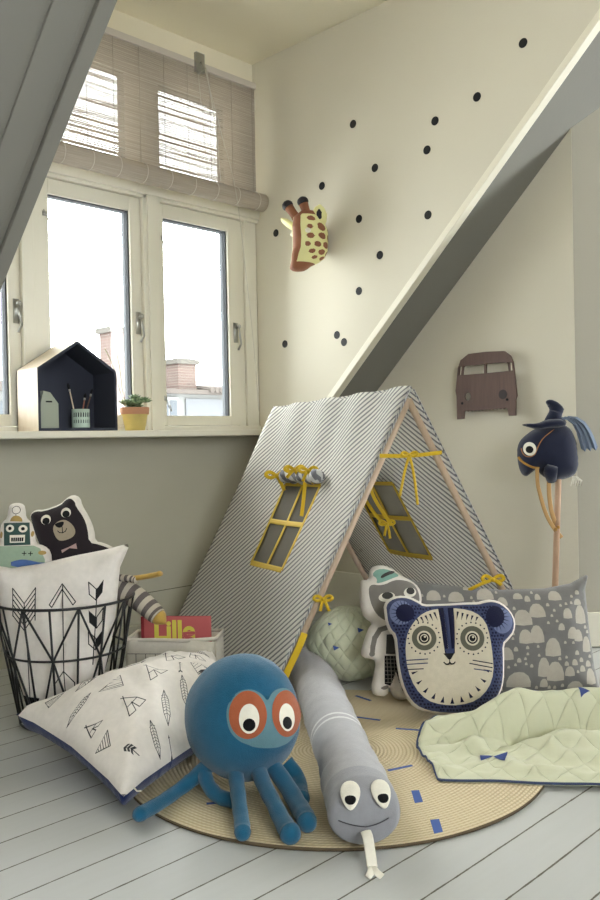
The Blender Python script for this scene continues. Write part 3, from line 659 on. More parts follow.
for left, H, nm in ((1, HL, 'left_panel'), (0, HR, 'right_panel')):
    ss = sorted(set([i/44 for i in range(45)]+[H[0], H[1]])); ts = sorted(set([i/50 for i in range(51)]+[H[2], H[3]])); V = []; U = []; F = []
    for s_ in ss:
        for t_ in ts: V.append(tentP(s_, t_, left)); U.append((s_*1.04, (-t_ if left else t_)*1.205))
    for i in range(len(ss)-1):
        for j in range(len(ts)-1):
            sc, tc2 = (ss[i]+ss[i+1])/2, (ts[j]+ts[j+1])/2
            if H[0] < sc < H[1] and H[2] < tc2 < H[3]: continue
            a = i*len(ts)+j; F.append((a, a+1, a+1+len(ts), a+len(ts)))
    o = mesh(nm, V, F, M_TENT, tent, None, True, U); md = o.modifiers.new('t', 'SOLIDIFY'); md.thickness = .003
    # netting pane, ribbon frame
    V = []; F = []; n1 = 8
    for i in range(n1+1):
        for j in range(n1+1): V.append(tentP(H[0]+(H[1]-H[0])*i/n1, H[2]+(H[3]-H[2])*j/n1, left, -.002))
    for i in range(n1):
        for j in range(n1): a = i*(n1+1)+j; F.append((a, a+1, a+n1+2, a+n1+1))
    pane = mesh('window_netting', V, F, M_NET, tent, None, True)
    b = MB(); wd = .017
    def tape(s0, t0, s1, t1, wd=wd):
        for off in (.003, -.005):
            P = [tentP(s0+(s1-s0)*k/8, t0+(t1-t0)*k/8, left, off) for k in range(9)]
            b.tube(P, wd/2, M_YEL, 6, flat=.16, up=tuple((tQ-tP).cross((tA if left else tC)-tP)))
    a0, a1, t0, t1 = H; tape(a0, t0, a0, t1); tape(a1, t0, a1, t1); tape(a0, t1, a1, t1, .022); tape(a0, t0, a1, t0); tape((a0+a1)/2, t0, (a0+a1)/2, t1); tape(a0, t0+(t1-t0)*.47, a1, t0+(t1-t0)*.47, .02)
    b.obj('window_ribbon_frame', tent)
    # rolled-up flap over the window
    P = [tentP(a0-.02+(a1-a0+.04)*k/14, t0-.018, left, .028+.006*math.sin(k*1.7)) for k in range(15)]
    mb = MB(); V = []; 
    mb.tube(P, [.024+.006*math.sin(k*2.3) for k in range(15)], M_HEM, 14); mb.U = [(x*.16, y*.05) for x, y in mb.U]
    mb.obj('rolled_flap', tent, True)
# hems along the front edges
for nm, p in (('front_hem', tA), ('front_hem', tC)):
    n = (tQ-tP).cross(p-tP).normalized(); n = n if n.z > 0 else -n
    e = (tQ-tP).normalized(); V = []; U = []; F = []
    for i in range(41):
        c = tP.lerp(p, i/40)+n*.001
        if i == 0: c = tP.lerp(p, .012)+n*.001
        for k, (a, o) in enumerate(((-.006, .002), (-.002, .006), (.012, .005))): V.append(c+e*a+n*(o-.004)); U.append((i*.03, k*.015))
    for i in range(40):
        for k in range(2): a = i*3+k; F.append((a, a+1, a+4, a+3))
    o = mesh(nm, V, F, M_HEM, tent, None, False, U); md = o.modifiers.new('t', 'SOLIDIFY'); md.thickness = .002
# poles
e = (tQ-tP).normalized()
for top, base, s in ((tP, tA, 1), (tP, tC, -1), (tQ, tB, 1), (tQ, tD, -1)):
    inw = ((tC-tA) if s > 0 else (tA-tC)).normalized(); ee = e if top is tP else -e
    a = top+inw*(-.0)+Vector((0, 0, -.045))+ee*.018; c = base+inw*.026+ee*.018+Vector((0, 0, .001))
    MB().tube([a, c], .0125, M_WOODP, 14).obj('pole', tent, True)
MB().tube([tP+Vector((0, 0, -.052))+e*.02, tQ+Vector((0, 0, -.052))-e*.02], .0125, M_WOODP, 14).obj('ridge_pole', tent, True)
def ribbon(b, pts, w, up=None): b.tube(smooth_path(pts), w/2, M_YEL, 6, flat=.14, up=up or (.715, .7, .1))
def bow(name, c, s=1.0, tails=((-.02, -.07), (.03, -.06)), parent=None, spread=1.0, wd=.012):
    c = Vector(c); b = MB()
    for sg in (-1, 1): ribbon(b, [c, c+RH*sg*.022*s*spread+UP*.016*s, c+RH*sg*.038*s*spread+UP*.004*s-FH*.008, c+RH*sg*.02*s*spread-UP*.008*s, c], wd*s)
    for x, z in tails: ribbon(b, [c, c+RH*x*.5+UP*z*.35-FH*.008, c+RH*x+UP*z], wd*s)
    b.ell(c-FH*.004, .007*s, .007*s, .007*s, M_YEL, 10, 8); return b.obj(name, parent or tent, True)
b = MB(); ribbon(b, [(2.262, 1.835, .842), (2.35, 1.775, .838), (2.448, 1.712, .848)], .014); b.obj('tie_ribbon', tent)
bow('ribbon_bow', (2.344, 1.772, .842), .8, ((-.035, -.14), (.025, -.17)))
bow('ribbon_bow', (2.60, 1.615, .400), 1.1, ((-.085, -.035), (.03, -.02)))
bow('ribbon_bow', (2.085, 1.945, .370), .9, ((-.01, -.04), (.02, -.04)))
bow('ribbon_bow', tentP(.98, .62, 1, -.03), .9, ((-.02, -.08), (.03, -.10)))
bow('ribbon_bow', tentP(a0+.0, HL[2]-.03, 1, .055), 1.0, ((.02, -.05), (-.02, -.04)))
bow('ribbon_bow', tentP(.60, HL[2]-.01, 1, .055), 1.25, ((.05, .03), (.03, -.06)))
bow('ribbon_bow', tentP(.46, HL[2]-.03, 1, .06), 1.1, ((.02, -.04), (-.03, -.03)))
b = MB(); ribbon(b, [tentP(.39, .30, 1, .04), tentP(.375, .36, 1, .02), tentP(.345, .42, 1, .012)], .014); b.obj('hanging_ribbon', tent)
b = MB(); ribbon(b, [tentP(.60, .31, 0, -.02), tentP(.56, .42, 0, -.03), tentP(.52, .47, 0, -.02)], .014); b.obj('hanging_ribbon', tent)
b = MB(); ribbon(b, [tentP(.50, .31, 0, -.02), tentP(.50, .36, 0, -.03), tentP(.49, .46, 0, -.02)], .014); b.obj('hanging_ribbon', tent)
bow('ribbon_bow', tentP(.50, .45, 0, -.03), .9, ((-.01, -.05), (.012, -.06)))
b = MB(); ribbon(b, [(2.028, 1.978, .262), (2.010, 1.985, .22), (1.978, 2.005, .15), (1.96, 2.02, .10)], .022); b.obj('bottom_strap', tent)

# ================================================================ THE RUG
RC = (1.812, 1.662)
def loc(P): return [(x-RC[0], y-RC[1]) for x, y in P]
dash = [stroke(loc(p), .013)[0] for p in ([(2.076, 1.637), (2.111, 1.576)], [(1.797, 1.447), (1.864, 1.424)], [(2.074, 1.801), (2.099, 1.726)], [(1.337, 1.649), (1.383, 1.616)], [(1.455, 1.474), (1.425, 1.424)], [(2.25, 1.95), (2.24, 1.88)], [(1.95, 2.02), (2.0, 1.98)], [(1.60, 2.02), (1.64, 1.96)])]
dash += [loc([(1.73, 1.323), (1.746, 1.31), (1.696, 1.261), (1.676, 1.271)]), loc([(1.626, 1.19), (1.644, 1.177), (1.595, 1.132), (1.574, 1.141)])]
P, T, fm, A = cdt(circ(0, 0, .594, n=120), [(d, 1) for d in dash], .03)
def rug_z(x, y): return .009+.0025*noise.noise(Vector((x*5, y*5, 2)))
b = MB(); on = b.add([(x, y, rug_z(x, y)) for x, y in P], [tuple(t) for t in T.tolist()], M_JUTE)
b.mi(M_BLUEP); b.M = fm.tolist(); C120 = circ(0, 0, .594, n=120)
edge = mat('dark_rug_edge', (92, 80, 62), .95)
V = [(x, y, .001) for x, y in C120]+[(x*1.004, y*1.004, .006) for x, y in C120]+[(x*.999, y*.999, rug_z(x, y)) for x, y in C120]; F = []
for i in range(120):
    j = (i+1) % 120; F += [(i, j, 120+j, 120+i), (120+i, 120+j, 240+j, 240+i)]
b.add(V, F, edge)
o = b.obj('round_rug'); o.location = (RC[0], RC[1], 0); recalc(o); tag(o, 'round braided jute rug with scattered blue dashes on the floor', 'rug')

# ================================================================ SOFT TOYS ON THE FLOOR
# octopus
oct_ = empty('octopus_toy', (1.456, 1.647, .009), 'blue plush octopus with orange ringed eyes sitting on the rug', 'soft toy')
OC = Vector((1.456, 1.647, .196)); oN = (Vector((0, 0, .9))-OC).normalized(); oR = RH; oU = oN.cross(oR)*-1; oU = oU if oU.z > 0 else -oU
def of(v):
    k = 1+.035*noise.noise(v*9)+.012*noise.noise(v*30)
    s = 1.0-.10*max(0, -v.z/.156-.35)
    return Vector((v.x*k*s, v.y*k*s, v.z*k))
MB().ell(OC, .147, .147, .158, M_BLUEW, 64, 44, fn=of).obj('body', oct_, True)
def onbody(a, b_, off=0):
    """point on the face from view-plane fractions of the body radius"""
    z = math.sqrt(max(.02, 1-a*a-b_*b_)); v = Vector((0, 0, 0))+oR*a*.147+oN*z*.150+oU*b_*.155; v = of(v); return OC+v*(1+off/.15)
def face_patch(name, polys, mats, off, parent):
    P, T, fm, A = cdt(polys[0][0], polys[1:], .05); fm = [k if k else polys[0][1] for k in fm]
    return recalc(mesh(name, [onbody(p[0], p[1], off) for p in P], T.tolist(), mats, parent, list(map(int, fm)), True))
def ocx(P): return [((x/4.286+180-243.5)/57, -(y/4.286+650-718.5)/61) for x, y in P]
pg = fabric('teal_grey_felt', (96, 132, 142)); og = fabric('rust_orange_felt', (164, 92, 62))
L = [(372, 240), (350, 205), (300, 186), (245, 200), (212, 245), (206, 300), (222, 355), (262, 392), (290, 402), (320, 416), (380, 418), (430, 414), (470, 392), (500, 345), (510, 285), (500, 225), (465, 185), (425, 182), (390, 200)]
face = face_patch('eye_mask', [(ocx(smooth_poly(L, 2)), 0)], [pg], .0015, oct_)
face_patch('eye_ring', [(ocx(circ(292, 288, 74, 92, 36)), 0)], [og], .003, face); face_patch('eye_ring', [(ocx(circ(448, 285, 60, 92, 36)), 0)], [og], .003, face)
face_patch('eye', [(ocx(circ(296, 303, 39, 56, 32)), 0), (ocx(circ(296, 326, 24, 24, 24)), 1)], [M_FELTW, M_BLACK], .0045, face)
face_patch('eye', [(ocx(circ(448, 300, 32, 54, 32)), 0), (ocx(circ(448, 322, 19, 24, 24)), 1)], [M_FELTW, M_BLACK], .0045, face)
TEN = [([(1.37, 1.68, .09), (1.345, 1.715, .05), (1.30, 1.722, .032), (1.23, 1.702, .028), (1.160, 1.685, .03)], [.022, .019, .017, .017, .018]),
       ([(1.385, 1.60, .09), (1.36, 1.565, .07), (1.318, 1.51, .05), (1.285, 1.465, .035), (1.262, 1.437, .028)], [.020, .019, .018, .018, .019]),
       ([(1.425, 1.56, .09), (1.395, 1.505, .072), (1.365, 1.44, .055), (1.34, 1.385, .036), (1.325, 1.350, .031)], [.022, .019, .019, .021, .025]),
       ([(1.465, 1.55, .09), (1.455, 1.49, .06), (1.43, 1.43, .04), (1.405, 1.385, .036), (1.385, 1.355, .034)], [.022, .021, .022, .023, .023]),
       ([(1.52, 1.56, .08), (1.535, 1.53, .045), (1.50, 1.49, .03), (1.475, 1.46, .03)], [.022, .02, .02, .02]),
       ([(1.36, 1.69, .07), (1.345, 1.66, .05), (1.345, 1.62, .03), (1.36, 1.58, .028)], [.02, .018, .018, .018]),
       ([(1.46, 1.75, .06), (1.43, 1.77, .04), (1.40, 1.76, .03), (1.36, 1.755, .028)], [.02, .018, .018, .018])]
for P, R in TEN:
    Q = smooth_path(P, 3); n = len(Q); rr = [float(np.interp(i/(n-1), np.linspace(0, 1, len(R)), R)) for i in range(n)]
    # rounded tip and soft knobbles
    rr = [r_*(1+.02*math.sin(i*.9)) for i, r_ in enumerate(rr)]; d = (Q[-1]-Q[-2]).normalized(); r_ = rr[-1]
    for a in (.5, .9, 1.2, 1.45): Q.append(Q[n-1]+d*r_*math.sin(a)); rr.append(r_*math.cos(a))
    MB().tube(Q, rr, M_BLUEW, 16).obj('tentacle', oct_, True)

# snake
SP = smooth_path([(1.410, 1.200, .079), (1.50, 1.305, .083), (1.62, 1.44, .083), (1.81, 1.665, .084), (2.0, 1.885, .084), (2.12, 2.03, .08), (2.19, 2.17, .078), (2.20, 2.33, .074), (2.28, 2.45, .07)], 3)
snake = empty('snake_toy', (1.45, 1.24, .009), 'long grey stuffed snake lying on the rug with forked tongue', 'soft toy')
n = len(SP); D = [0]
for i in range(1, n): D.append(D[-1]+(SP[i]-SP[i-1]).length)
TOT = D[-1]; mb = MB(); V = []; K = 36
V2 = []; rowsm = []
fr_ = []
step = .012; m_ = int(TOT/step)
for i in range(m_+1):
    L = i*step; k = max(j for j in range(n) if D[j] <= L+1e-9); k = min(k, n-2); f = (L-D[k])/(D[k+1]-D[k]); c = SP[k].lerp(SP[k+1], f); d = (SP[k+1]-SP[k]).normalized()
    if k > 0: d = (SP[k+1]-SP[k-1]).normalized()
    w_ = .080 if L < .2 else .073; h_ = .070 if L < .2 else .071; 
    if L < .04: q = math.sqrt(max(0, 1-((.04-L)/.04)**2.6)); w_ *= .25+.75*q; h_ *= .22+.78*q
    w_ *= 1+.02*math.sin(L*31)+.015*math.sin(L*77); 
    if L > 1.25: w_ *= 1+.08*math.sin((L-1.25)*22); h_ *= 1+.1*math.sin((L-1.25)*22)
    if TOT-L < .05: q = math.sqrt(max(.01, 1-((.05-TOT+L)/.05)**2)); w_ *= q; h_ *= q
    x = d.cross(UP).normalized(); y = x.cross(d); cz = c.copy(); cz.z = .014+h_
    if L < .04: cz.z = .014+.064
    for j in range(K):
        a = 2*PI*j/K; p = cz+x*math.cos(a)*w_+y*math.sin(a)*h_; p += (p-cz)*.02*noise.noise(p*18); V2.append(p)
F = []; M = []
for i in range(m_):
    L = (i+.5)*step; col = 0
    if L < .105: col = 1
    if .44 < L < .456 or .475 < L < .491: col = 2
    if L > 1.2: col = 1 if int((L-1.2)/.16) % 2 == 0 else 0
    for j in range(K): F.append((i*K+j, i*K+(j+1) % K, (i+1)*K+(j+1) % K, (i+1)*K+j)); M.append(col)
F.append(tuple(range(K))[::-1]); M.append(1); F.append(tuple(m_*K+j for j in range(K))); M.append(0)
recalc(mesh('body', V2, F, [M_GREYJ, M_GREYD, M_LIGHTJ], snake, M, True))
hd = Vector((-.66, -.75, 0)).normalized(); hs = Vector((hd.y, -hd.x, 0)) ; hs = hs if hs.dot(RH) > 0 else -hs
for sg in (-1, 1):
    c = Vector((1.413, 1.203, .130))+hs*sg*.034; nn = (hd*.72+UP*.69+hs*sg*.10).normalized(); vv = (UP-nn*UP.dot(nn)).normalized(); uu = vv.cross(nn)
    mt = Matrix((uu, vv, nn)).transposed()
    b = MB(); b.ell(c, .021, .032, .008, M_FELTW, 24, 12, mt=mt.to_4x4(), fn=lambda v, sg=sg: Vector((v.x*(1+.25*v.y/.028)+.25*sg*v.y*0, v.y, v.z))); o = b.obj('eye', snake, True)
    b = MB(); b.ell(c+nn*.0055-vv*.010, .0125, .0125, .003, M_BLACK, 20, 8, mt=mt.to_4x4()); b.obj('pupil', o, True)
b = MB(); pts = smooth_path([(1.392, 1.188, .062), (1.378, 1.170, .060), (1.366, 1.154, .035), (1.358, 1.143, .012)], 2)
b.tube(pts, .0115, M_FELTW, 8, flat=.2, up=tuple(hd+UP*.3))
for sg in (-1, 1): b.tube([Vector((1.358, 1.143, .013)), Vector((1.352, 1.135, .006))+hs*sg*.006, Vector((1.343, 1.124, .004))+hs*sg*.015], [.0085, .008, .007], M_FELTW, 8, flat=.25, up=(0, 0, 1) if False else tuple(hd+UP))
b.obj('tongue', snake, True)
b = MB(); b.tube([Vector((1.40, 1.196, .066))+hs*x-hd*(abs(x)*abs(x)*9)+UP*(.004+abs(x)*.08)+hd*.008 for x in np.linspace(-.055, .055, 15)], .0013, mat('mouth_thread', (74, 74, 80), .9), 5); b.obj('mouth_seam', snake)

# ---- big white cushion with drawings, navy back, lying against the bag
pl = [Vector(p) for p in ((1.168, 2.30, .135), (1.152, 1.738, .058), (1.73, 1.915, .075), (1.845, 2.22, .185))]    # L, F, R, B
def pillow_map(x, y, z):
    a = pl[1].lerp(pl[0], y); c = pl[2].lerp(pl[3], y); v = a.lerp(c, x); n = (pl[2]-pl[1]).cross(pl[0]-pl[1]).normalized(); n = (n if n.z > 0 else -n)
    return v+n*z+Vector((0, 0, .06*math.sin(PI*x)*math.sin(PI*y)))
sq = [(0, 0), (.15, .022), (.5, .035), (.85, .022), (1, 0), (.978, .15), (.965, .5), (.978, .85), (1, 1), (.85, .978), (.5, .965), (.15, .978), (0, 1), (.022, .85), (.035, .5), (.022, .15)]
sh = []
def tp(x, y, s, kind=0, rot=0):
    def R_(P): return [(x+s*(a*math.cos(rot)-b_*math.sin(rot)), y+s*(a*math.sin(rot)+b_*math.cos(rot))) for a, b_ in P]
    L = []
    if kind == 0:      # tepee
        for q in ([(-.5, -.6), (.06, .65)], [(.5, -.6), (-.06, .65)], [(-.5, -.6), (-.1, -.6)], [(.15, -.6), (.5, -.6)], [(-.1, -.6), (0, -.1), (.12, -.6)], [(-.3, -.15), (.3, -.15)]): L += stroke(R_(q), .0045)
    elif kind == 1:    # arrow
        L += stroke(R_([(-.8, 0), (.6, 0)]), .004); L += [R_([(.6, -.13), (.9, 0), (.6, .13)])]; L += stroke(R_([(-.8, 0), (-1, .16)]), .006)+stroke(R_([(-.65, 0), (-.85, .16)]), .006)+stroke(R_([(-.8, 0), (-1, -.16)]), .006)+stroke(R_([(-.65, 0), (-.85, -.16)]), .006)
    elif kind == 2:    # feather
        L += stroke(R_([(-1, 0), (-.5, .2), (.3, .2), (.9, 0), (.3, -.2), (-.5, -.2), (-1, 0)]), .0035)+stroke(R_([(-1, 0), (.9, 0)]), .003)
        for k in range(8): L += stroke(R_([(-.6+k*.16, -.19), (-.5+k*.16, .0), (-.6+k*.16, .19)]), .0025)
    elif kind == 3:    # hatched triangles
        L += stroke(R_([(-.7, -.5), (0, .5), (.7, -.5), (-.7, -.5)]), .004)
        for k in range(5): L += stroke(R_([(-.6+k*.13, -.38+k*.17), (.6-k*.13, -.38+k*.17)]), .003)
    elif kind == 4:    # solid fletch
        for q in (-.3, 0, .3): L += [R_([(q, 0), (q-.25, .25), (q-.02, .25), (q+.2, 0), (q-.02, -.25), (q-.25, -.25)])]
        L += stroke(R_([(-.9, 0), (.3, 0)]), .004)
    return L
FR = math.radians
for a in [(.10, .86, .05, 3, .4), (.13, .62, .055, 2, .3), (.08, .30, .045, 3, 1.2), (.10, .44, .05, 0, .2), (.27, .78, .075, 2, .2), (.24, .93, .04, 1, .2), (.29, .57, .07, 3, -.9), (.26, .35, .08, 0, .15), (.13, .14, .05, 4, 2.0), (.28, .12, .06, 2, 1.4), (.40, .88, .07, 4, .15), (.42, .68, .065, 1, -.2), (.45, .47, .085, 0, .15), (.41, .22, .075, 2, 1.2), (.52, .80, .06, 2, .1), (.57, .92, .05, 1, .2), (.62, .62, .09, 0, .1), (.55, .25, .07, 2, 1.3), (.66, .80, .06, 4, .2), (.60, .42, .05, 1, 1.2), (.72, .92, .05, 1, .1), (.78, .66, .08, 0, .05), (.71, .40, .08, 3, .6), (.70, .18, .06, 1, 1.2), (.86, .85, .06, 2, .1), (.88, .48, .07, 0, .1), (.86, .2, .06, 2, 1.2), (.35, .06, .03, 1, 1.4)]:
    sh += [(q, 1) for q in tp(a[0], a[1], a[2]*1.35, *a[3:])]
c = Cushion('square_cushion', sq, sh, ((1.2, 2, .1), (1, 0, 0), (0, 1, 0)), .085, .42, .024, [M_WHITE, mat('soft_black_print', (62, 62, 64), .9)], back=M_NAVYB, backh=.072, backR=.15, wr=.012, mapf=pillow_map, power=.62)
tag(c.ob, 'white cushion with tepee drawings and navy back lying against the octopus', 'cushion')
ps = [pillow_map(x, y, .001) for x, y in ([(i/20, .022*math.sin(PI*i/20)) for i in range(21)])]
MB().tube([pillow_map(.07, .012, .004), pillow_map(.085, -.002, -.006), pillow_map(.10, -.018, -.004)], .0022, M_FELTW, 6).obj('care_label', c.ob)

# ---- tiger face cushion
k = .00078
O1 = [(30, 120), (28, 85), (50, 60), (90, 48), (135, 52), (175, 72), (195, 88), (240, 88), (300, 88), (370, 85), (420, 86), (440, 80), (480, 76), (520, 90), (555, 125), (572, 170), (562, 215), (535, 245), (515, 262), (512, 330), (505, 400), (490, 450), (455, 495), (400, 525), (330, 537), (250, 534), (180, 522), (130, 500), (100, 460), (80, 400), (70, 330), (68, 270), (65, 215), (45, 195), (33, 160)]
O2 = [(40, 120), (38, 90), (58, 68), (92, 58), (132, 62), (170, 82), (192, 98), (240, 97), (300, 97), (370, 95), (422, 97), (445, 90), (480, 87), (514, 100), (546, 132), (560, 170), (552, 208), (526, 236), (503, 256), (502, 330), (495, 398), (480, 444), (447, 486), (396, 514), (330, 525), (250, 522), (184, 511), (140, 490), (110, 454), (90, 398), (80, 330), (78, 270), (75, 208), (55, 188), (43, 158)]
FACE = [(112, 220), (130, 178), (165, 138), (212, 114), (270, 108), (340, 110), (400, 127), (435, 165), (450, 230), (456, 300), (455, 370), (430, 430), (382, 475), (312, 493), (240, 490), (180, 470), (135, 420), (110, 350), (105, 280)]
cx, cy = 270, 300; B = lambda P: scl(P, cx, cy, k)
mBLU = fabric('mid_blue_print', (60, 68, 102)); mNVY = fabric('deep_navy_print', (28, 30, 56)); mOLV = fabric('olive_grey_print', (98, 98, 86)); mLBL = fabric('pale_blue_print', (110, 120, 154))
mats = [M_WHITE, mBLU, M_CREAM, mNVY, mOLV, mLBL, M_INK]
sh = [(B(smooth_poly(O2, 1)), 1), (B(circ(96, 120, 47, 50)), 5), (B(circ(505, 165, 46, 52)), 5)]
for (ex, ey, r1, r2) in ((112, 122, 60, 66), (480, 150, 62, 66)):
    for j in range(20):
        a = j*2*PI/20; sh.append((B([(ex+r1*.55*math.cos(a-.09), ey+r1*.55*math.sin(a-.09)), (ex+r1*1.0*math.cos(a), ey+r1*1.0*math.sin(a)), (ex+r1*.55*math.cos(a+.09), ey+r1*.55*math.sin(a+.09))]), 1))
random.seed(2); fn_ = np.array(FACE); on_ = np.array(O2); Q = []
for gy in range(95, 525, 13):
    for gx in range(60, 515, 13): Q.append((gx+(6 if (gy//13) % 2 else 0)+random.uniform(-2, 2), gy+random.uniform(-2, 2)))
Q = np.array(Q, float); I = inside(on_, Q[:, 0], Q[:, 1]) & ~inside(fn_, Q[:, 0], Q[:, 1]) & (bdist(O2, Q) > 7) & (bdist(FACE, Q) > 5)
Q = [q for q in Q[I] if math.hypot(q[0]-96, q[1]-120) > 50 and math.hypot(q[0]-500, q[1]-160) > 54]
for x, y in Q: s = 4.3; sh.append((B([(x-s, y-s), (x+s, y-s+1), (x+s, y+s), (x-s+1, y+s)]), 3))
sh += [(B(circ(112, 122, 38, 36)), 3), (B(circ(478, 148, 38, 44, rot=.4)), 3), (B(smooth_poly(FACE, 1)), 2)]
sh += [(B([(250, 106), (272, 106), (276, 290), (262, 290)]), 3), (B([(272, 106), (290, 106), (292, 275), (276, 275)]), 1), (B([(290, 106), (314, 106), (302, 290), (290, 285)]), 3), (B([(262, 270), (300, 270), (296, 290), (268, 290)]), 1)]
for sx, a0_ in ((-1, 0), (1, 0)):
    for j in range(5):
        x0 = 281+sx*(48+j*19); sh.append((B([(x0-sx*4, 122+j*6), (x0+sx*5, 124+j*6), (x0-sx*10, 158+j*2)]), 3))
for j in range(11):
    a = .35+j*(PI-.7)/10; x0 = 281+165*math.cos(a); y0 = 300+186*math.sin(a); sx = 281+165*.84*math.cos(a); sy = 300+186*.86*math.sin(a); dx = 8
    sh.append((B([(x0-dx*math.sin(a), y0+dx*math.cos(a)*.6), (sx, sy), (x0+dx*math.sin(a), y0-dx*math.cos(a)*.6)]), 3))
for pts in ([(100, 312), (192, 308)], [(104, 328), (190, 324)], [(106, 348), (172, 346)], [(372, 318), (452, 334)], [(358, 330), (450, 350)], [(374, 352), (446, 364)]): sh += [(B(q), 1 if pts[0][0] in (100, 104, 374) else 3) for q in stroke(pts, 4)]
for ex, ey in ((182, 225), (376, 232)):
    for j in range(20): a = j*2*PI/20; sh.append((B(circ(ex+63*math.cos(a), ey+63*math.sin(a), 3.6, n=6)), 3))
fr = facing((2.288, 1.604, .196), 13, -2, roll=1)
tg = Cushion('tiger_cushion', B(smooth_poly(O1, 1)), sh, fr, .062, .12, .009, mats, back=mBLU, wr=.006)
tag(tg.ob, 'blue tiger face cushion with round olive eyes leaning at tent mouth', 'cushion')
for ex, ey in ((182, 225), (376, 232)): tg.patch('eye', [(B(circ(ex, ey, 49, 49, 32)), 0), (B(circ(ex, ey, 29, 29, 28)), 1), (B(circ(ex, ey, 22, 22, 24)), 2), (B(circ(ex, ey, 16, 16, 24)), 1), (B(circ(ex, ey, 12, 12, 20)), 2), (B(circ(ex+3, ey-5, 4.5, n=12)), 1)], [mOLV, M_CREAM, M_INK])
tg.patch('nose', [(B([(255, 288), (300, 288), (284, 312), (274, 312)]), 0)], [M_INK])
tg.patch('mouth', [(B([(252, 323), (256, 320), (263, 328), (272, 328), (277, 322), (277, 310), (280, 310), (281, 322), (286, 328), (294, 327), (300, 320), (303, 323), (296, 332), (284, 333), (279, 329), (273, 333), (262, 333)]), 0)], [M_INK])

# ---- grey sleepy-eyed animal cushion with a hat
k = .000534; cx, cy = 193, 450; B = lambda P: scl(P, cx, cy, k)
O1 = [(45, 135), (60, 122), (100, 125), (108, 70), (130, 38), (180, 28), (240, 42), (290, 78), (330, 108), (385, 140), (430, 180), (450, 250), (430, 330), (380, 390), (345, 420), (350, 520), (370, 640), (350, 760), (330, 830), (330, 880), (250, 886), (215, 850), (200, 790), (192, 860), (100, 852), (86, 800), (108, 720), (125, 640), (95, 622), (40, 612), (28, 580), (55, 500), (85, 430), (115, 400), (60, 365), (38, 290), (38, 200)]
mG = fabric('warm_grey_print', (128, 124, 118)); mGD = fabric('dark_grey_print', (72, 70, 68)); mT = fabric('sea_green_print', (132, 172, 158)); 
sh = [(B(smooth_poly([(92, 150), (180, 165), (260, 128), (340, 135), (400, 165), (425, 250), (400, 320), (340, 372), (250, 396), (180, 385), (120, 330), (90, 240)], 2)), 1),
      (B(smooth_poly([(118, 92), (150, 58), (215, 58), (270, 82), (300, 104), (250, 118), (190, 140), (140, 150), (150, 120)], 1)), 3), (B(smooth_poly([(168, 108), (190, 88), (240, 70), (270, 74), (265, 86), (215, 100), (178, 118)], 1)), 2)]
sh += [(B(q), 1) for q in stroke([(200, 425), (150, 440), (115, 490), (100, 545), (95, 590)], 30)]+[(B(circ(95, 588, 18)), 1)]
sh += [(B([(190, 470), (330, 470), (335, 600), (180, 590)]), 2), (B([(172, 600), (340, 610), (350, 780), (270, 790), (235, 700), (205, 790), (165, 775)]), 4)]
for x in range(185, 345, 22): sh += [(B(q), 1) for q in stroke([(x, 606), (x+2, 770)], 3.2)]
for y in range(622, 780, 24): sh += [(B(q), 1) for q in stroke([(170, y), (345, y+6)], 3.2)]
sh = [x for x in sh]
sh += [(B([(205, 800), (240, 705), (262, 800)]), 0), (B(smooth_poly([(150, 790), (190, 782), (196, 806), (160, 812), (135, 800)], 1)), 1), (B(circ(300, 800, 30, 34)), 2)]
fr = facing((2.299, 1.857, .240), 10, 4)
rc = Cushion('animal_cushion', B(smooth_poly(O1, 1)), sh, fr, .042, .06, .009, [M_WHITE, mG, mGD, mT, M_INK], wr=.004)
tag(rc.ob, 'white edged grey animal cushion with sleepy eyes and green hat, behind blue tiger cushion', 'cushion')
for ex, ey, rx in ((203, 236, 54), (355, 212, 42)):
    rc.patch('eye', [(B(circ(ex, ey, rx, 30, 28, rot=-.12)), 0), (B(circ(ex+4, ey-9, rx*.66, 22, 20)), 1)], [M_FELTW, mGD])

# ---- long grey cushion with pale hills
k = .00112; cx, cy = 300, 215; B = lambda P: scl(P, cx, cy, k)
O1 = [(0, 10), (40, 30), (120, 42), (300, 60), (440, 58), (520, 44), (572, 18), (578, 22), (566, 64), (570, 200), (576, 300), (590, 380), (584, 385), (500, 378), (300, 382), (100, 384), (0, 388), (10, 350), (22, 200), (14, 80)]
mH = fabric('pale_hill_print', (186, 180, 168)); mGR = fabric('mid_grey_print', (124, 123, 122))
sh = []; placed = []
def dome(x, y, w_, h): return [(x-w_, y), (x-w_*1.0, y-h*.35), (x-w_*.8, y-h*.72), (x-w_*.4, y-h*.96), (x, y-h), (x+w_*.4, y-h*.96), (x+w_*.8, y-h*.72), (x+w_, y-h*.35), (x+w_, y), (x, y+h*.06)]
big = [(462, 95, 20, 28), (402, 145, 24, 40), (357, 168, 27, 45), (360, 222, 20, 40), (394, 220, 20, 50), (440, 260, 24, 52), (536, 165, 18, 54), (505, 210, 16, 34), (523, 218, 14, 34), (550, 250, 14, 45), (410, 320, 18, 55), (445, 333, 26, 55), (488, 320, 14, 28), (335, 352, 36, 45), (505, 378, 26, 42), (555, 345, 16, 45), (410, 352, 12, 24), (470, 185, 10, 20), (492, 150, 14, 30), (300, 270, 20, 36), (250, 90, 26, 34), (160, 95, 24, 30), (90, 90, 22, 30), (200, 60, 14, 16), (300, 110, 16, 26), (60, 150, 20, 36), (80, 250, 24, 44), (60, 350, 24, 44), (150, 200, 24, 40), (220, 220, 24, 40), (160, 330, 28, 44), (250, 330, 24, 44), (350, 90, 14, 18), (530, 110, 12, 18)]
for x, y, w_, h in big: sh.append((B(dome(x, y, w_, h)), 1)); placed.append((x, y-h/2, max(w_, h/2)))
random.seed(7)
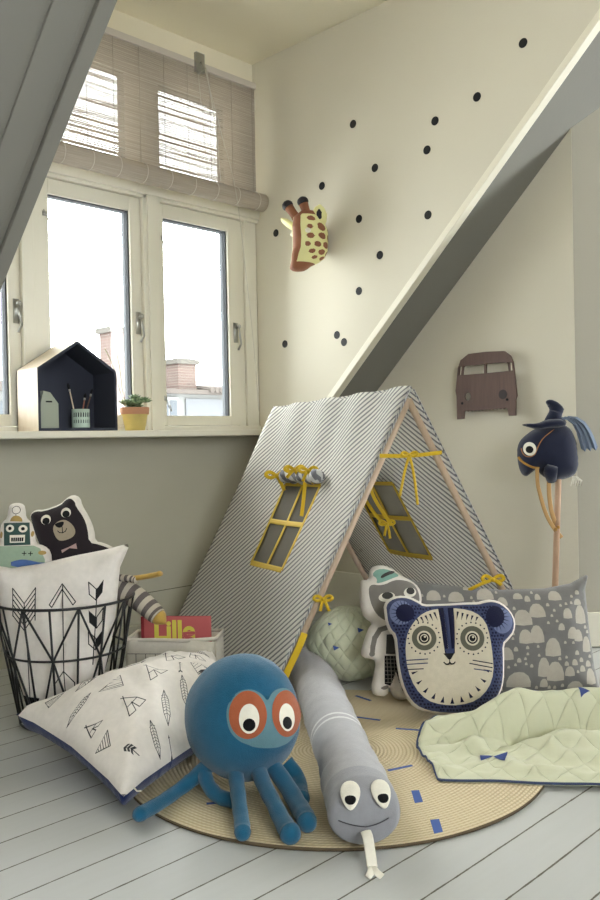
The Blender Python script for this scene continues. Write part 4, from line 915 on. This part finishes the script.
for _ in range(900):
    x, y, s = random.uniform(25, 560), random.uniform(66, 386), random.choice([5, 6, 8, 11])
    if all(math.hypot(x-a, y-b_) > s+r_+3 for a, b_, r_ in placed): sh.append((B(dome(x, y+s, s*.8, s*1.6)), 1)); placed.append((x, y, s))
fr = facing((2.602, 1.584, .192), 12, -2)
gc = Cushion('long_cushion', B(O1), sh, fr, .075, .19, .014, [mGR, mH], wr=.012, power=.62)
tag(gc.ob, 'long grey cushion printed with pale rounded hills, right of tiger cushion', 'cushion')

# ---- green quilted bundle in the tent
r = empty('quilted_bundle', (2.40, 2.10, .005), 'pale green quilted bolster bundle lying inside the tent', 'cushion')
def gf(v):
    a = Vector((v.x, v.y, v.z)); q = 1+.10*noise.noise(a*7)+.03*noise.noise(a*22); d = a.length or 1
    return a*q
mt = Matrix((RH, FH, UP)).transposed().to_4x4()
b = MB(); b.ell((2.405, 2.105, .142), .160, .115, .137, quilt_mat('quilted_bundle_green', (210, 214, 186), .06), 56, 36, mt=mt, fn=gf); o = b.obj('quilted_cover', r, True)
for x, z in ((-.075, .105), (-.06, .03), (.03, .09)):
    c = Vector((2.405, 2.105, .142))+RH*x*1.0+UP*(z-.02)-FH*math.sqrt(max(0, 1-(x/.15)**2-((z-.02)/.135)**2))*.124
    MB().add([c-RH*.012+UP*.008, c+RH*.012, c-RH*.008-UP*.010], [(0, 1, 2)], M_BLUEP).obj('triangle_print', r)

# ---- quilt lying at the right
bl = [Vector(p) for p in ((1.795, 1.345, 0), (2.30, .66, 0), (2.78, .97, 0), (2.17, 1.485, 0))]
def sst(a, b_, x): t = min(1, max(0, (x-a)/(b_-a))); return t*t*(3-2*t)
def quiltP(u, v, off=0):
    v2 = v; fl = bl[0].lerp(bl[1], u); bk = bl[3].lerp(bl[2], u); p = fl.lerp(bk, v)
    vc = .50+.16*sst(0, .5, u)
    h = .010+.010*sst(0, .12, v)
    if v > vc: q = (v-vc)/(1-vc); h += .118*(math.sin(PI*min(1, q*1.02))**.55 if 0 < q < .98 else 0)*(.5+.5*sst(0, .22, u))*(1-.2*sst(.45, 1, u))
    h += .050*math.exp(-((u-.48)/.20)**2-((v-vc+.20)/.13)**2)
    h += .030*math.exp(-((u-.13)/.07)**2-((v-vc+.08-.25*(u-.1))/.07)**2)
    h += .020*noise.noise(Vector((u*6, v*4, 3)))*sst(0, .15, v)+.012*noise.noise(Vector((u*16, v*12, 5)))*sst(0, .1, v)
    h = max(h, .004)
    p = p+(bk-fl).normalized()*.03*noise.noise(Vector((u*4, 0, 1)))*(1-v)+(bl[1]-bl[0]).normalized()*.05*noise.noise(Vector((v*3, 0, 8)))*(1-u)
    if u < .12: p += (bl[1]-bl[0]).normalized()*.05*(1-u/.12)**2*(math.cos(v*PI*1.6+.3))
    return Vector((p.x, p.y, h+.008+off))
nu, nv = 110, 72; V = []; U = []; F = []
for i in range(nu+1):
    for j in range(nv+1): V.append(quiltP(i/nu, j/nv)); U.append((i/nu*.86, j/nv*.50))
for i in range(nu):
    for j in range(nv): a = i*(nv+1)+j; F.append((a, a+nv+1, a+nv+2, a+1))
ql = mesh('quilt', V, F, M_QUILT, None, None, True, U); tag(ql, 'pale green quilt with navy piping and bow prints crumpled on floor', 'quilt')
md = ql.modifiers.new('t', 'SOLIDIFY'); md.thickness = .009; md.offset = -1
rim = [quiltP(i/nu, 0, -.003) for i in range(nu+1)]+[quiltP(1, j/nv, -.003) for j in range(1, nv+1)]+[quiltP(1-i/nu, 1, -.003) for i in range(1, nu+1)]+[quiltP(0, 1-j/nv, -.003) for j in range(1, nv)]
MB().tube(rim, .0036, mat('slate_blue_piping', (62, 74, 104), .9), 6, closed=True).obj('piping', ql, True)
def qtri(name, pts):
    P, T, fm, A = cdt(pts, [], .02); return recalc(mesh(name, [quiltP(x, y, .0022) for x, y in P], T.tolist(), mat('blue_quilt_print', (62, 78, 132), .9), ql, None, True))
qtri('bow_print', [(.155, .31), (.175, .21), (.205, .275)]); qtri('bow_print', [(.245, .33), (.25, .20), (.205, .270)])
qtri('bow_print', [(.30, .90), (.315, .84), (.34, .89)]); qtri('triangle_print', [(.475, .84), (.485, .74), (.52, .80)])

# ================================================================ WIRE BASKET AND WHAT IS IN IT
BC = Vector((1.47, 2.53, 0)); bk = empty('wire_basket', BC, 'black wire basket of triangles full of cushions by the wall', 'basket')
def rg(r_, z, n=64): return [BC+Vector((r_*math.cos(2*PI*i/n), r_*math.sin(2*PI*i/n), z)) for i in range(n)]
RT, ZT, RM, ZM, RB, ZB = .222, .400, .190, .235, .150, .006
for nm, r_, z, w_ in (('rim', RT, ZT, .0045), ('middle_ring', RM, ZM, .0038), ('bottom_ring', RB, ZB, .004)): MB().tube(rg(r_, z), w_, M_WIRE, 8, closed=True, up=(0, 0, 1)).obj(nm, bk, True)
b = MB(); NB = 8; ph = -1.92
def bp(r_, z, i): a = 2*PI*i/NB+ph; return BC+Vector((r_*math.cos(a), r_*math.sin(a), z))
for i in range(NB):
    wires = [(bp(RT, ZT, i), bp(RM, ZM, i+.5)), (bp(RT, ZT, i), bp(RM, ZM, i-.5)), (bp(RM, ZM, i+.5), bp(RB, ZB, i)), (bp(RM, ZM, i+.5), bp(RB, ZB, i+1))]
    if 1: wires.append((bp(RT, ZT, i), bp(RB, ZB, i)))
    wires.append((bp(RT, ZT, i+.5), bp(RB, ZB, i+.5)))
    for p, q in wires: MB().tube([p, q], .0036, M_WIRE, 6).obj('wire', bk, True)
MB().tube([bp(RB, ZB, 0), bp(RB, ZB, NB/2)], .003, M_WIRE, 6).obj('bottom_wire', bk, True); MB().tube([bp(RB, ZB+.006, NB/4), bp(RB, ZB+.006, 3*NB/4)], .003, M_WIRE, 6).obj('bottom_wire', bk, True)

# white cushion with arrows, standing in the basket
k = .000701; cx, cy = 290, 300; B = lambda P: scl(P, cx, cy, k)
O1 = [(-25, 0), (10, 20), (60, 30), (200, 12), (350, -20), (480, -42), (590, -68), (596, -50), (556, 40), (540, 200), (525, 330), (480, 520), (440, 660), (140, 680), (90, 520), (20, 320), (5, 150), (-10, 60)]
sh = []; I = lambda pts, w_=4.5: [(B(q), 1) for q in stroke(pts, w_)]
for y in range(0, 130, 24): sh += I([(84, 118+y), (138, 188+y), (188, 118+y)])
sh += I([(84, 118), (86, 244)])+I([(188, 118), (190, 262)])+I([(138, 188), (148, 345), (158, 605)])+[(B([(115, 605), (204, 610), (188, 650), (140, 665)]), 1)]
sh += I([(252, 196), (308, 104), (368, 186), (356, 200), (309, 128), (262, 208), (252, 196)])+I([(310, 112), (318, 590)])+I([(275, 600), (275, 550), (315, 492), (362, 545), (360, 590)])
for (y0, fl) in ((95, 0), (222, 1), (318, 0)):
    Lp = [(428-y0*.02, y0+5), (460-y0*.02, y0+38), (458-y0*.02, y0+88), (430-y0*.02, y0+60)]; Rp = [(492-y0*.02, y0-4), (462-y0*.02, y0+38), (460-y0*.02, y0+88), (486-y0*.02, y0+54)]
    if fl: Lp, Rp = Rp, Lp
    sh += I(Lp+[Lp[0]])+[(B(Rp), 1)]
sh += I([(462, 130), (440, 470)])
fr = facing((1.430, 2.485, .318), 6, 3)
ac = Cushion('square_cushion', B(O1), sh, fr, .060, .16, .013, [M_WHITE, M_INK], back=M_WHITE, wr=.014)
tag(ac.ob, 'white cushion with black arrow drawings standing in the wire basket', 'cushion')

# robot cushion
k = .000442; cx, cy = 130, 375; B = lambda P: scl(P, cx, cy, k)
O1 = [(35, 215), (50, 188), (100, 176), (150, 188), (164, 230), (172, 290), (215, 325), (242, 400), (256, 485), (320, 496), (372, 540), (385, 640), (360, 900), (-60, 900), (-90, 640), (-80, 530), (-25, 490), (-22, 400), (-5, 325), (30, 298)]
mRB = fabric('bottle_green_print', (62, 86, 80)); mMT = fabric('mint_print', (158, 178, 156)); mOC = fabric('ochre_print', (178, 150, 92))
sh = [(B([(20, 336), (204, 326), (228, 494), (38, 506)]), 1), (B([(-60, 520), (10, 510), (250, 500), (300, 520), (340, 600), (345, 890), (-50, 890), (-85, 620)]), 2), (B(circ(113, 322, 44, 44, 24, PI, 2*PI)), 3)]
sh += [(B(q), 4) for q in stroke(circ(107, 236, 29, 29, 24)+[(136, 236)], 4)]+[(B(q), 4) for q in stroke([(108, 265), (110, 280)], 4)]
sh += [(B(circ(8, 425, 12, 26)), 3), (B(circ(232, 412, 9, 22)), 3), (B([(76, 426), (186, 420), (188, 478), (80, 484)]), 5), (B([(88, 445), (178, 441), (180, 470), (90, 474)]), 4)]
for x in range(103, 180, 15): sh += [(B(q), 5) for q in stroke([(x, 443), (x, 473)], 3)]
for x in (190, 236): sh += [(B(q), 4) for q in stroke([(x, 545), (x, 575)], 6)+stroke([(x-15, 560), (x+15, 560)], 6)]
sh += [(B(circ(318, 552, 28, 16)), 3)]
fr = facing((1.400, 2.690, .622), 8, 5, roll=-3)
rb = Cushion('robot_cushion', B(smooth_poly(O1, 1)), sh, fr, .034, .05, .009, [M_WHITE, mRB, mMT, mOC, M_INK, M_FELTW], wr=.003)
tag(rb.ob, 'small white robot cushion with dark green head at the back of basket', 'cushion')
for ex in (75, 168): rb.patch('eye', [(B(circ(ex, 376, 31, 28)), 0), (B(circ(ex, 376, 13, 13)), 1)], [M_FELTW, M_INK])

# bear cushion
k = .00063; cx, cy = 240, 220; B = lambda P: scl(P, cx, cy, k)
O1 = [(44, 150), (40, 112), (70, 90), (118, 94), (210, 66), (236, 40), (275, 18), (316, 36), (326, 82), (362, 145), (388, 215), (394, 282), (440, 292), (500, 325), (500, 620), (150, 620), (150, 370), (95, 312), (62, 225)]
mBR = fabric('black_brown_print', (44, 38, 42)); mTN = fabric('tan_print', (166, 154, 134)); mPK = fabric('dusty_pink_print', (178, 150, 144))
sh = [(B(smooth_poly([(52, 150), (50, 120), (78, 101), (122, 105), (215, 78), (240, 50), (270, 40), (296, 60), (302, 90), (342, 150), (362, 212), (368, 288), (425, 302), (485, 330), (485, 610), (165, 610), (165, 362), (104, 302), (76, 228)], 1)), 1),
      (B(smooth_poly([(176, 200), (200, 168), (240, 155), (272, 172), (295, 200), (302, 232), (282, 258), (225, 274), (196, 258)], 2)), 2), (B([(222, 320), (262, 306), (302, 288), (308, 318), (266, 312), (226, 336)]), 3)]
sh += [(B(q), 4) for q in stroke([(205, 216), (215, 226), (232, 228), (248, 220), (254, 205)], 4)]+[(B(q), 4) for q in stroke([(230, 195), (232, 227)], 4)]
sh += [(B(smooth_poly([(188, 176), (244, 164), (236, 190), (218, 202), (198, 194)], 2)), 4)]
fr = facing((1.549, 2.642, .602), 8, 0, roll=2)
br = Cushion('bear_cushion', B(smooth_poly(O1, 1)), sh, fr, .040, .06, .009, [M_WHITE, mBR, mTN, mPK, M_INK], wr=.004)
tag(br.ob, 'black bear face cushion with bow tie at the back of basket', 'cushion')
for ex, ey in ((143, 152), (252, 120)): br.patch('eye', [(B(circ(ex, ey, 27, 27, 28)), 0), (B(circ(ex+1, ey+8, 20, 19, 24)), 1)], [M_FELTW, M_INK])
# blue cloth glimpsed under them
V = []; F = []
for i in range(21):
    for j in range(5): p = Vector((1.462, 2.548, .518))+RH*(-.16+.32*i/20)+FH*(.003*j)+UP*(.006*math.sin(i*.7)-.02*j); V.append(p)
for i in range(20):
    for j in range(4): a = i*5+j; F.append((a, a+1, a+6, a+5))
o = mesh('folded_cloth', V, F, fabric('cornflower_cotton', (86, 116, 176)), None, None, True); md = o.modifiers.new('t', 'SOLIDIFY'); md.thickness = .008
tag(o, 'blue cloth just showing behind the white arrow cushion', 'cloth')

# striped toy hanging out of the basket
r = empty('striped_toy', (1.66, 2.49, .39), 'grey striped soft toy with mustard tips hanging over basket rim', 'soft toy')
k_ = NT('grey_stripe_knit'); v, (u_, t_, z_) = k_.coords('UV'); c = k_.mix(k_.math('LESS_THAN', k_.math('FRACT', k_.math('MULTIPLY', u_, 8.5)), .5), lin((196, 188, 172)), lin((104, 96, 94))); k_.l(c, k_.b.inputs['Base Color']); k_.b.inputs['Roughness'].default_value = .95
pts = smooth_path([(1.60, 2.545, .418), (1.645, 2.50, .412), (1.675, 2.455, .392), (1.70, 2.40, .352), (1.715, 2.355, .318)], 2); n = len(pts)
MB().tube(pts, [.028+.010*math.sin(PI*i/(n-1)) for i in range(n)], k_.m, 16).obj('striped_leg', r, True)
d = (pts[-1]-pts[-2]).normalized(); mus = fabric('mustard_felt', (196, 162, 84))
MB().tube([pts[-1]-d*.004, pts[-1]+d*.012, pts[-1]+d*.026, pts[-1]+d*.036], [.029, .024, .012, .002], mus, 14).obj('foot', r, True)
MB().tube(smooth_path([(1.60, 2.55, .425), (1.65, 2.49, .437), (1.68, 2.42, .447), (1.705, 2.345, .462), (1.708, 2.33, .467)], 2), .013, mus, 10, flat=.7).obj('arm', r, True)
MB().tube(smooth_path([(1.59, 2.56, .435), (1.63, 2.51, .445), (1.66, 2.45, .446), (1.675, 2.42, .440)], 2), .017, k_.m, 12, flat=.7).obj('striped_arm', r, True)

# ================================================================ CLOTH BIN AND BOOK
g0 = Vector((1.765, 2.618, 0)); gx = (Vector((1.965, 2.368, 0))-g0); GW = gx.length; gx.normalize(); gy = Vector((-gx.y, gx.x, 0)); gy = gy if gy.dot(FH) > 0 else -gy
mt = Matrix((gx, gy, UP)).transposed().to_4x4(); mt.translation = g0; GH = .19
r = empty('cloth_bin', g0+gx*GW/2+gy*.08, 'white cloth storage bin with thin grid lines holding book', 'storage bin')
b = MB(); grid = mat('grid_print', (104, 98, 90), .9); canvas = fabric('natural_canvas', (218, 212, 198))
def binwall(p0, p1):
    n_ = 12; V = []; F = []
    for i in range(n_+1):
        q = p0.lerp(p1, i/n_)
        for z in (0, .05, .10, .15, GH+.004*math.sin(i*.9)): V.append(mt @ (q+Vector((0, (.006*math.sin(i*.8+z*20) if 0 < i < n_ else 0), z))))
    for i in range(n_):
        for j in range(4): a = i*5+j; F.append((a, a+1, a+6, a+5))
    b.add(V, F, canvas)
cn = [Vector((0, 0, 0)), Vector((GW, 0, 0)), Vector((GW, .15, 0)), Vector((0, .15, 0))]
for i in range(4): binwall(cn[i], cn[(i+1) % 4])
b.add([mt @ (q+Vector((0, 0, .003))) for q in cn], [(0, 1, 2, 3)], canvas)
o = b.obj('bin_body', r, True); md = o.modifiers.new('t', 'SOLIDIFY'); md.thickness = .005
b = MB()
for i in range(1, 9): x = GW*i/9; b.box((x-.0008, -.0125, 0), (x+.0008, -.0095, GH-.045), grid, mt)
for z in (.03, .085, GH-.045): b.box((0.004, -.0125, z-.0008), (GW-.004, -.0095, z+.0008), grid, mt)
b.obj('grid_lines', r)
b = MB(); P = [mt @ Vector((-.004, .0, GH)), mt @ Vector((GW*.3, -.006, GH+.004)), mt @ Vector((GW*.7, -.004, GH+.001)), mt @ Vector((GW+.006, 0, GH+.008)), mt @ Vector((GW+.006, .15, GH+.004)), mt @ Vector((-.004, .15, GH))]
b.tube(P+[P[0]], .0075, canvas, 10, cap=False); b.obj('rolled_hem', r, True)
# book
r = empty('picture_book', g0+gx*.16+gy*.06, 'coral red picture book with yellow title standing in cloth bin', 'book')
b = MB(); bt = Matrix((gx, gy, UP)).transposed().to_4x4(); bt.translation = g0+gx*.040+gy*.045+UP*.024
cov = mat('coral_cover', (190, 98, 98), .5); BW, BH, BT = .258, .243, .016
b.box((0, 0, 0), (BW, .002, BH), cov, bt).box((0, BT-.002, 0), (BW, BT, BH), cov, bt).box((0, .002, 0), (.003, BT-.002, BH), cov, bt); b.obj('cover', r, bevel=.0006)
MB().box((.003, .002, .003), (BW-.004, BT-.002, BH-.004), mat('book_pages', (232, 226, 210), .8), bt).obj('pages', r)
MB().box((.0, -.0006, 0), (.012, 0, BH), mat('dark_spine_edge', (150, 52, 60), .5), bt).obj('spine_crease', r)
cu_ = bpy.data.curves.new('title', 'FONT'); cu_.body = 'Lille'; cu_.size = .098; cu_.offset = .0032; cu_.extrude = .0006; cu_.space_character = .98
to = bpy.data.objects.new('title', cu_); COL.objects.link(to); dg = bpy.context.evaluated_depsgraph_get(); dg.update(); me = bpy.data.meshes.new_from_object(to.evaluated_get(dg)); bpy.data.objects.remove(to)
me.materials.clear(); me.materials.append(mat('yellow_title', (222, 212, 92), .6)); tm = bt @ Matrix.Translation((.046, -.0015, BH-.082)) @ Matrix.Rotation(PI/2, 4, 'X'); me.transform(tm); link('title', me, r)

# ================================================================ HOBBY HORSE
hh = empty('hobby_horse', (3.11, 1.665, 0), 'navy hobby horse with googly eye on a wooden stick against wall', 'hobby horse')
HO = Vector((3.215, 1.722, .825)); k = .00131; cx, cy = 345, 380; B = lambda P: scl(P, cx, cy, k)
HF = facing(HO, 0, 0)
def hp(x, y, off=0): return HO+HF[1]*(x-cx)*k+HF[2]*(cy-y)*k-FH*off
head = [(268, 325), (300, 302), (350, 288), (400, 290), (425, 322), (434, 380), (434, 432), (420, 452), (390, 462), (350, 466), (322, 450), (304, 428), (285, 442), (272, 452), (255, 440), (246, 402), (246, 360), (254, 340)]
c = Cushion('head', B(smooth_poly(head, 2)), [], HF, .075, .085, .012, [M_NAVY], parent=hh, wr=.006)
c.patch('eye', [(B(circ(273, 364, 17, 21, 28)), 0), (B(circ(272, 366, 10, 11, 24)), 1)], [M_FELTW, M_BLACK], off=.004)
gold = mat('gold_braid', (176, 132, 62), .5)
def onh(P, off=.006):
    P = np.array(P, float); Q = np.array(B([tuple(p) for p in P])); h = c.height(Q, bdist(c.A, Q)); return [c.pt(q[0], q[1], max(0, z)+off) for q, z in zip(Q, h)]
MB().tube(smooth_path(onh([(247, 390), (252, 402), (266, 414), (284, 422), (302, 424)]), 2), .0075, gold, 8, flat=.6).obj('noseband', hh, True)
MB().tube(smooth_path(onh([(378, 292), (340, 312), (312, 332), (298, 352), (290, 372), (284, 384), (268, 390), (255, 380), (252, 362)], .003), 2), .0018, mat('orange_thread', (176, 120, 70), .7), 6).obj('bridle_thread', hh, True)
MB().tube([hp(340, 462, .05), hp(332, 430, .075), hp(318, 418, .07)], [.02, .03, .012], M_NAVY, 14).obj('lower_jaw', hh, True)
# hat: brim and curled cone
sh_hat = Cushion('hat_brim', B(smooth_poly([(248, 290), (268, 286), (300, 287), (330, 274), (372, 272), (392, 288), (380, 300), (340, 302), (300, 306), (275, 298)], 2)), [], (HO-FH*.045, HF[1], HF[2]), .040, .02, .012, [M_NAVY], parent=hh, wr=.003)
pts = smooth_path([hp(360, 290, .02), hp(358, 268, .02), hp(366, 248, .02), hp(358, 232, .02), hp(342, 222, .02), hp(336, 226, .02)], 2); n = len(pts)
MB().tube(pts, [.042*(1-i/(n-1))**.8+.006 for i in range(n)], M_NAVY, 16, flat=.7).obj('hat_cone', hh, True)
sb = fabric('slate_blue_cotton', (112, 126, 146)); 
V = []; F = []; ctr = [(368, 272), (392, 276), (412, 292), (424, 316), (432, 344), (438, 372)]
for i, (x, y) in enumerate(ctr):
    for j in range(7): f = j/6; w_ = 30+i*4; V.append(hp(x+w_*f*(1.0), y-4*f+ (6 if j % 2 else -6)*(.3+i*.12), .03+(.012 if j % 2 else 0)*(1 if i else .3)))
for i in range(5):
    for j in range(6): a = i*7+j; F.append((a, a+1, a+8, a+7))
o = mesh('gathered_ribbon', V, F, sb, hh, None, False); md = o.modifiers.new('t', 'SOLIDIFY'); md.thickness = .002
b = MB()
for j in range(7): b.tube([hp(412+j*2, 452, .02), hp(408+j*5, 466, .03), hp(402+j*5+(j % 3)*3, 482-(j % 2)*6, .03)], .0022, M_FELTW, 5)
b.obj('wool_fringe', hh, True)
st = hp(372, 462, 0.0); MB().tube([hp(366, 400, 0), st, Vector((3.11, 1.665, .001))], .0125, wood_mat('beech_stick', (178, 144, 116), (200, 168, 140), (12, 12, 1)), 14).obj('stick', hh, True)
str_ = mat('ochre_strap', (182, 146, 96), .7)
MB().tube(smooth_path([hp(292, 424, .07), hp(294, 470, .06), hp(302, 505, .06), hp(312, 545, .06), (hp(325, 580, .06)), hp(350, 615, .04), hp(372, 640, .035)], 2), .008, str_, 8, flat=.22, up=tuple(FH)).obj('strap', hh, True)
MB().tube(smooth_path([hp(330, 450, .06), hp(332, 500, .045), hp(338, 550, .04), hp(350, 590, .035), hp(362, 612, .035)], 2), .009, str_, 8, flat=.22, up=tuple(FH)).obj('strap', hh, True)
for x, y in ((314, 545), (318, 552), (350, 612), (358, 606)): MB().box((-.010, -.004, -.006), (.010, .004, .006), gold, Matrix.Translation(hp(x, y, .05)) @ Matrix.Rotation(.8, 4, 'Z')).obj('strap_buckle', hh, bevel=.002)
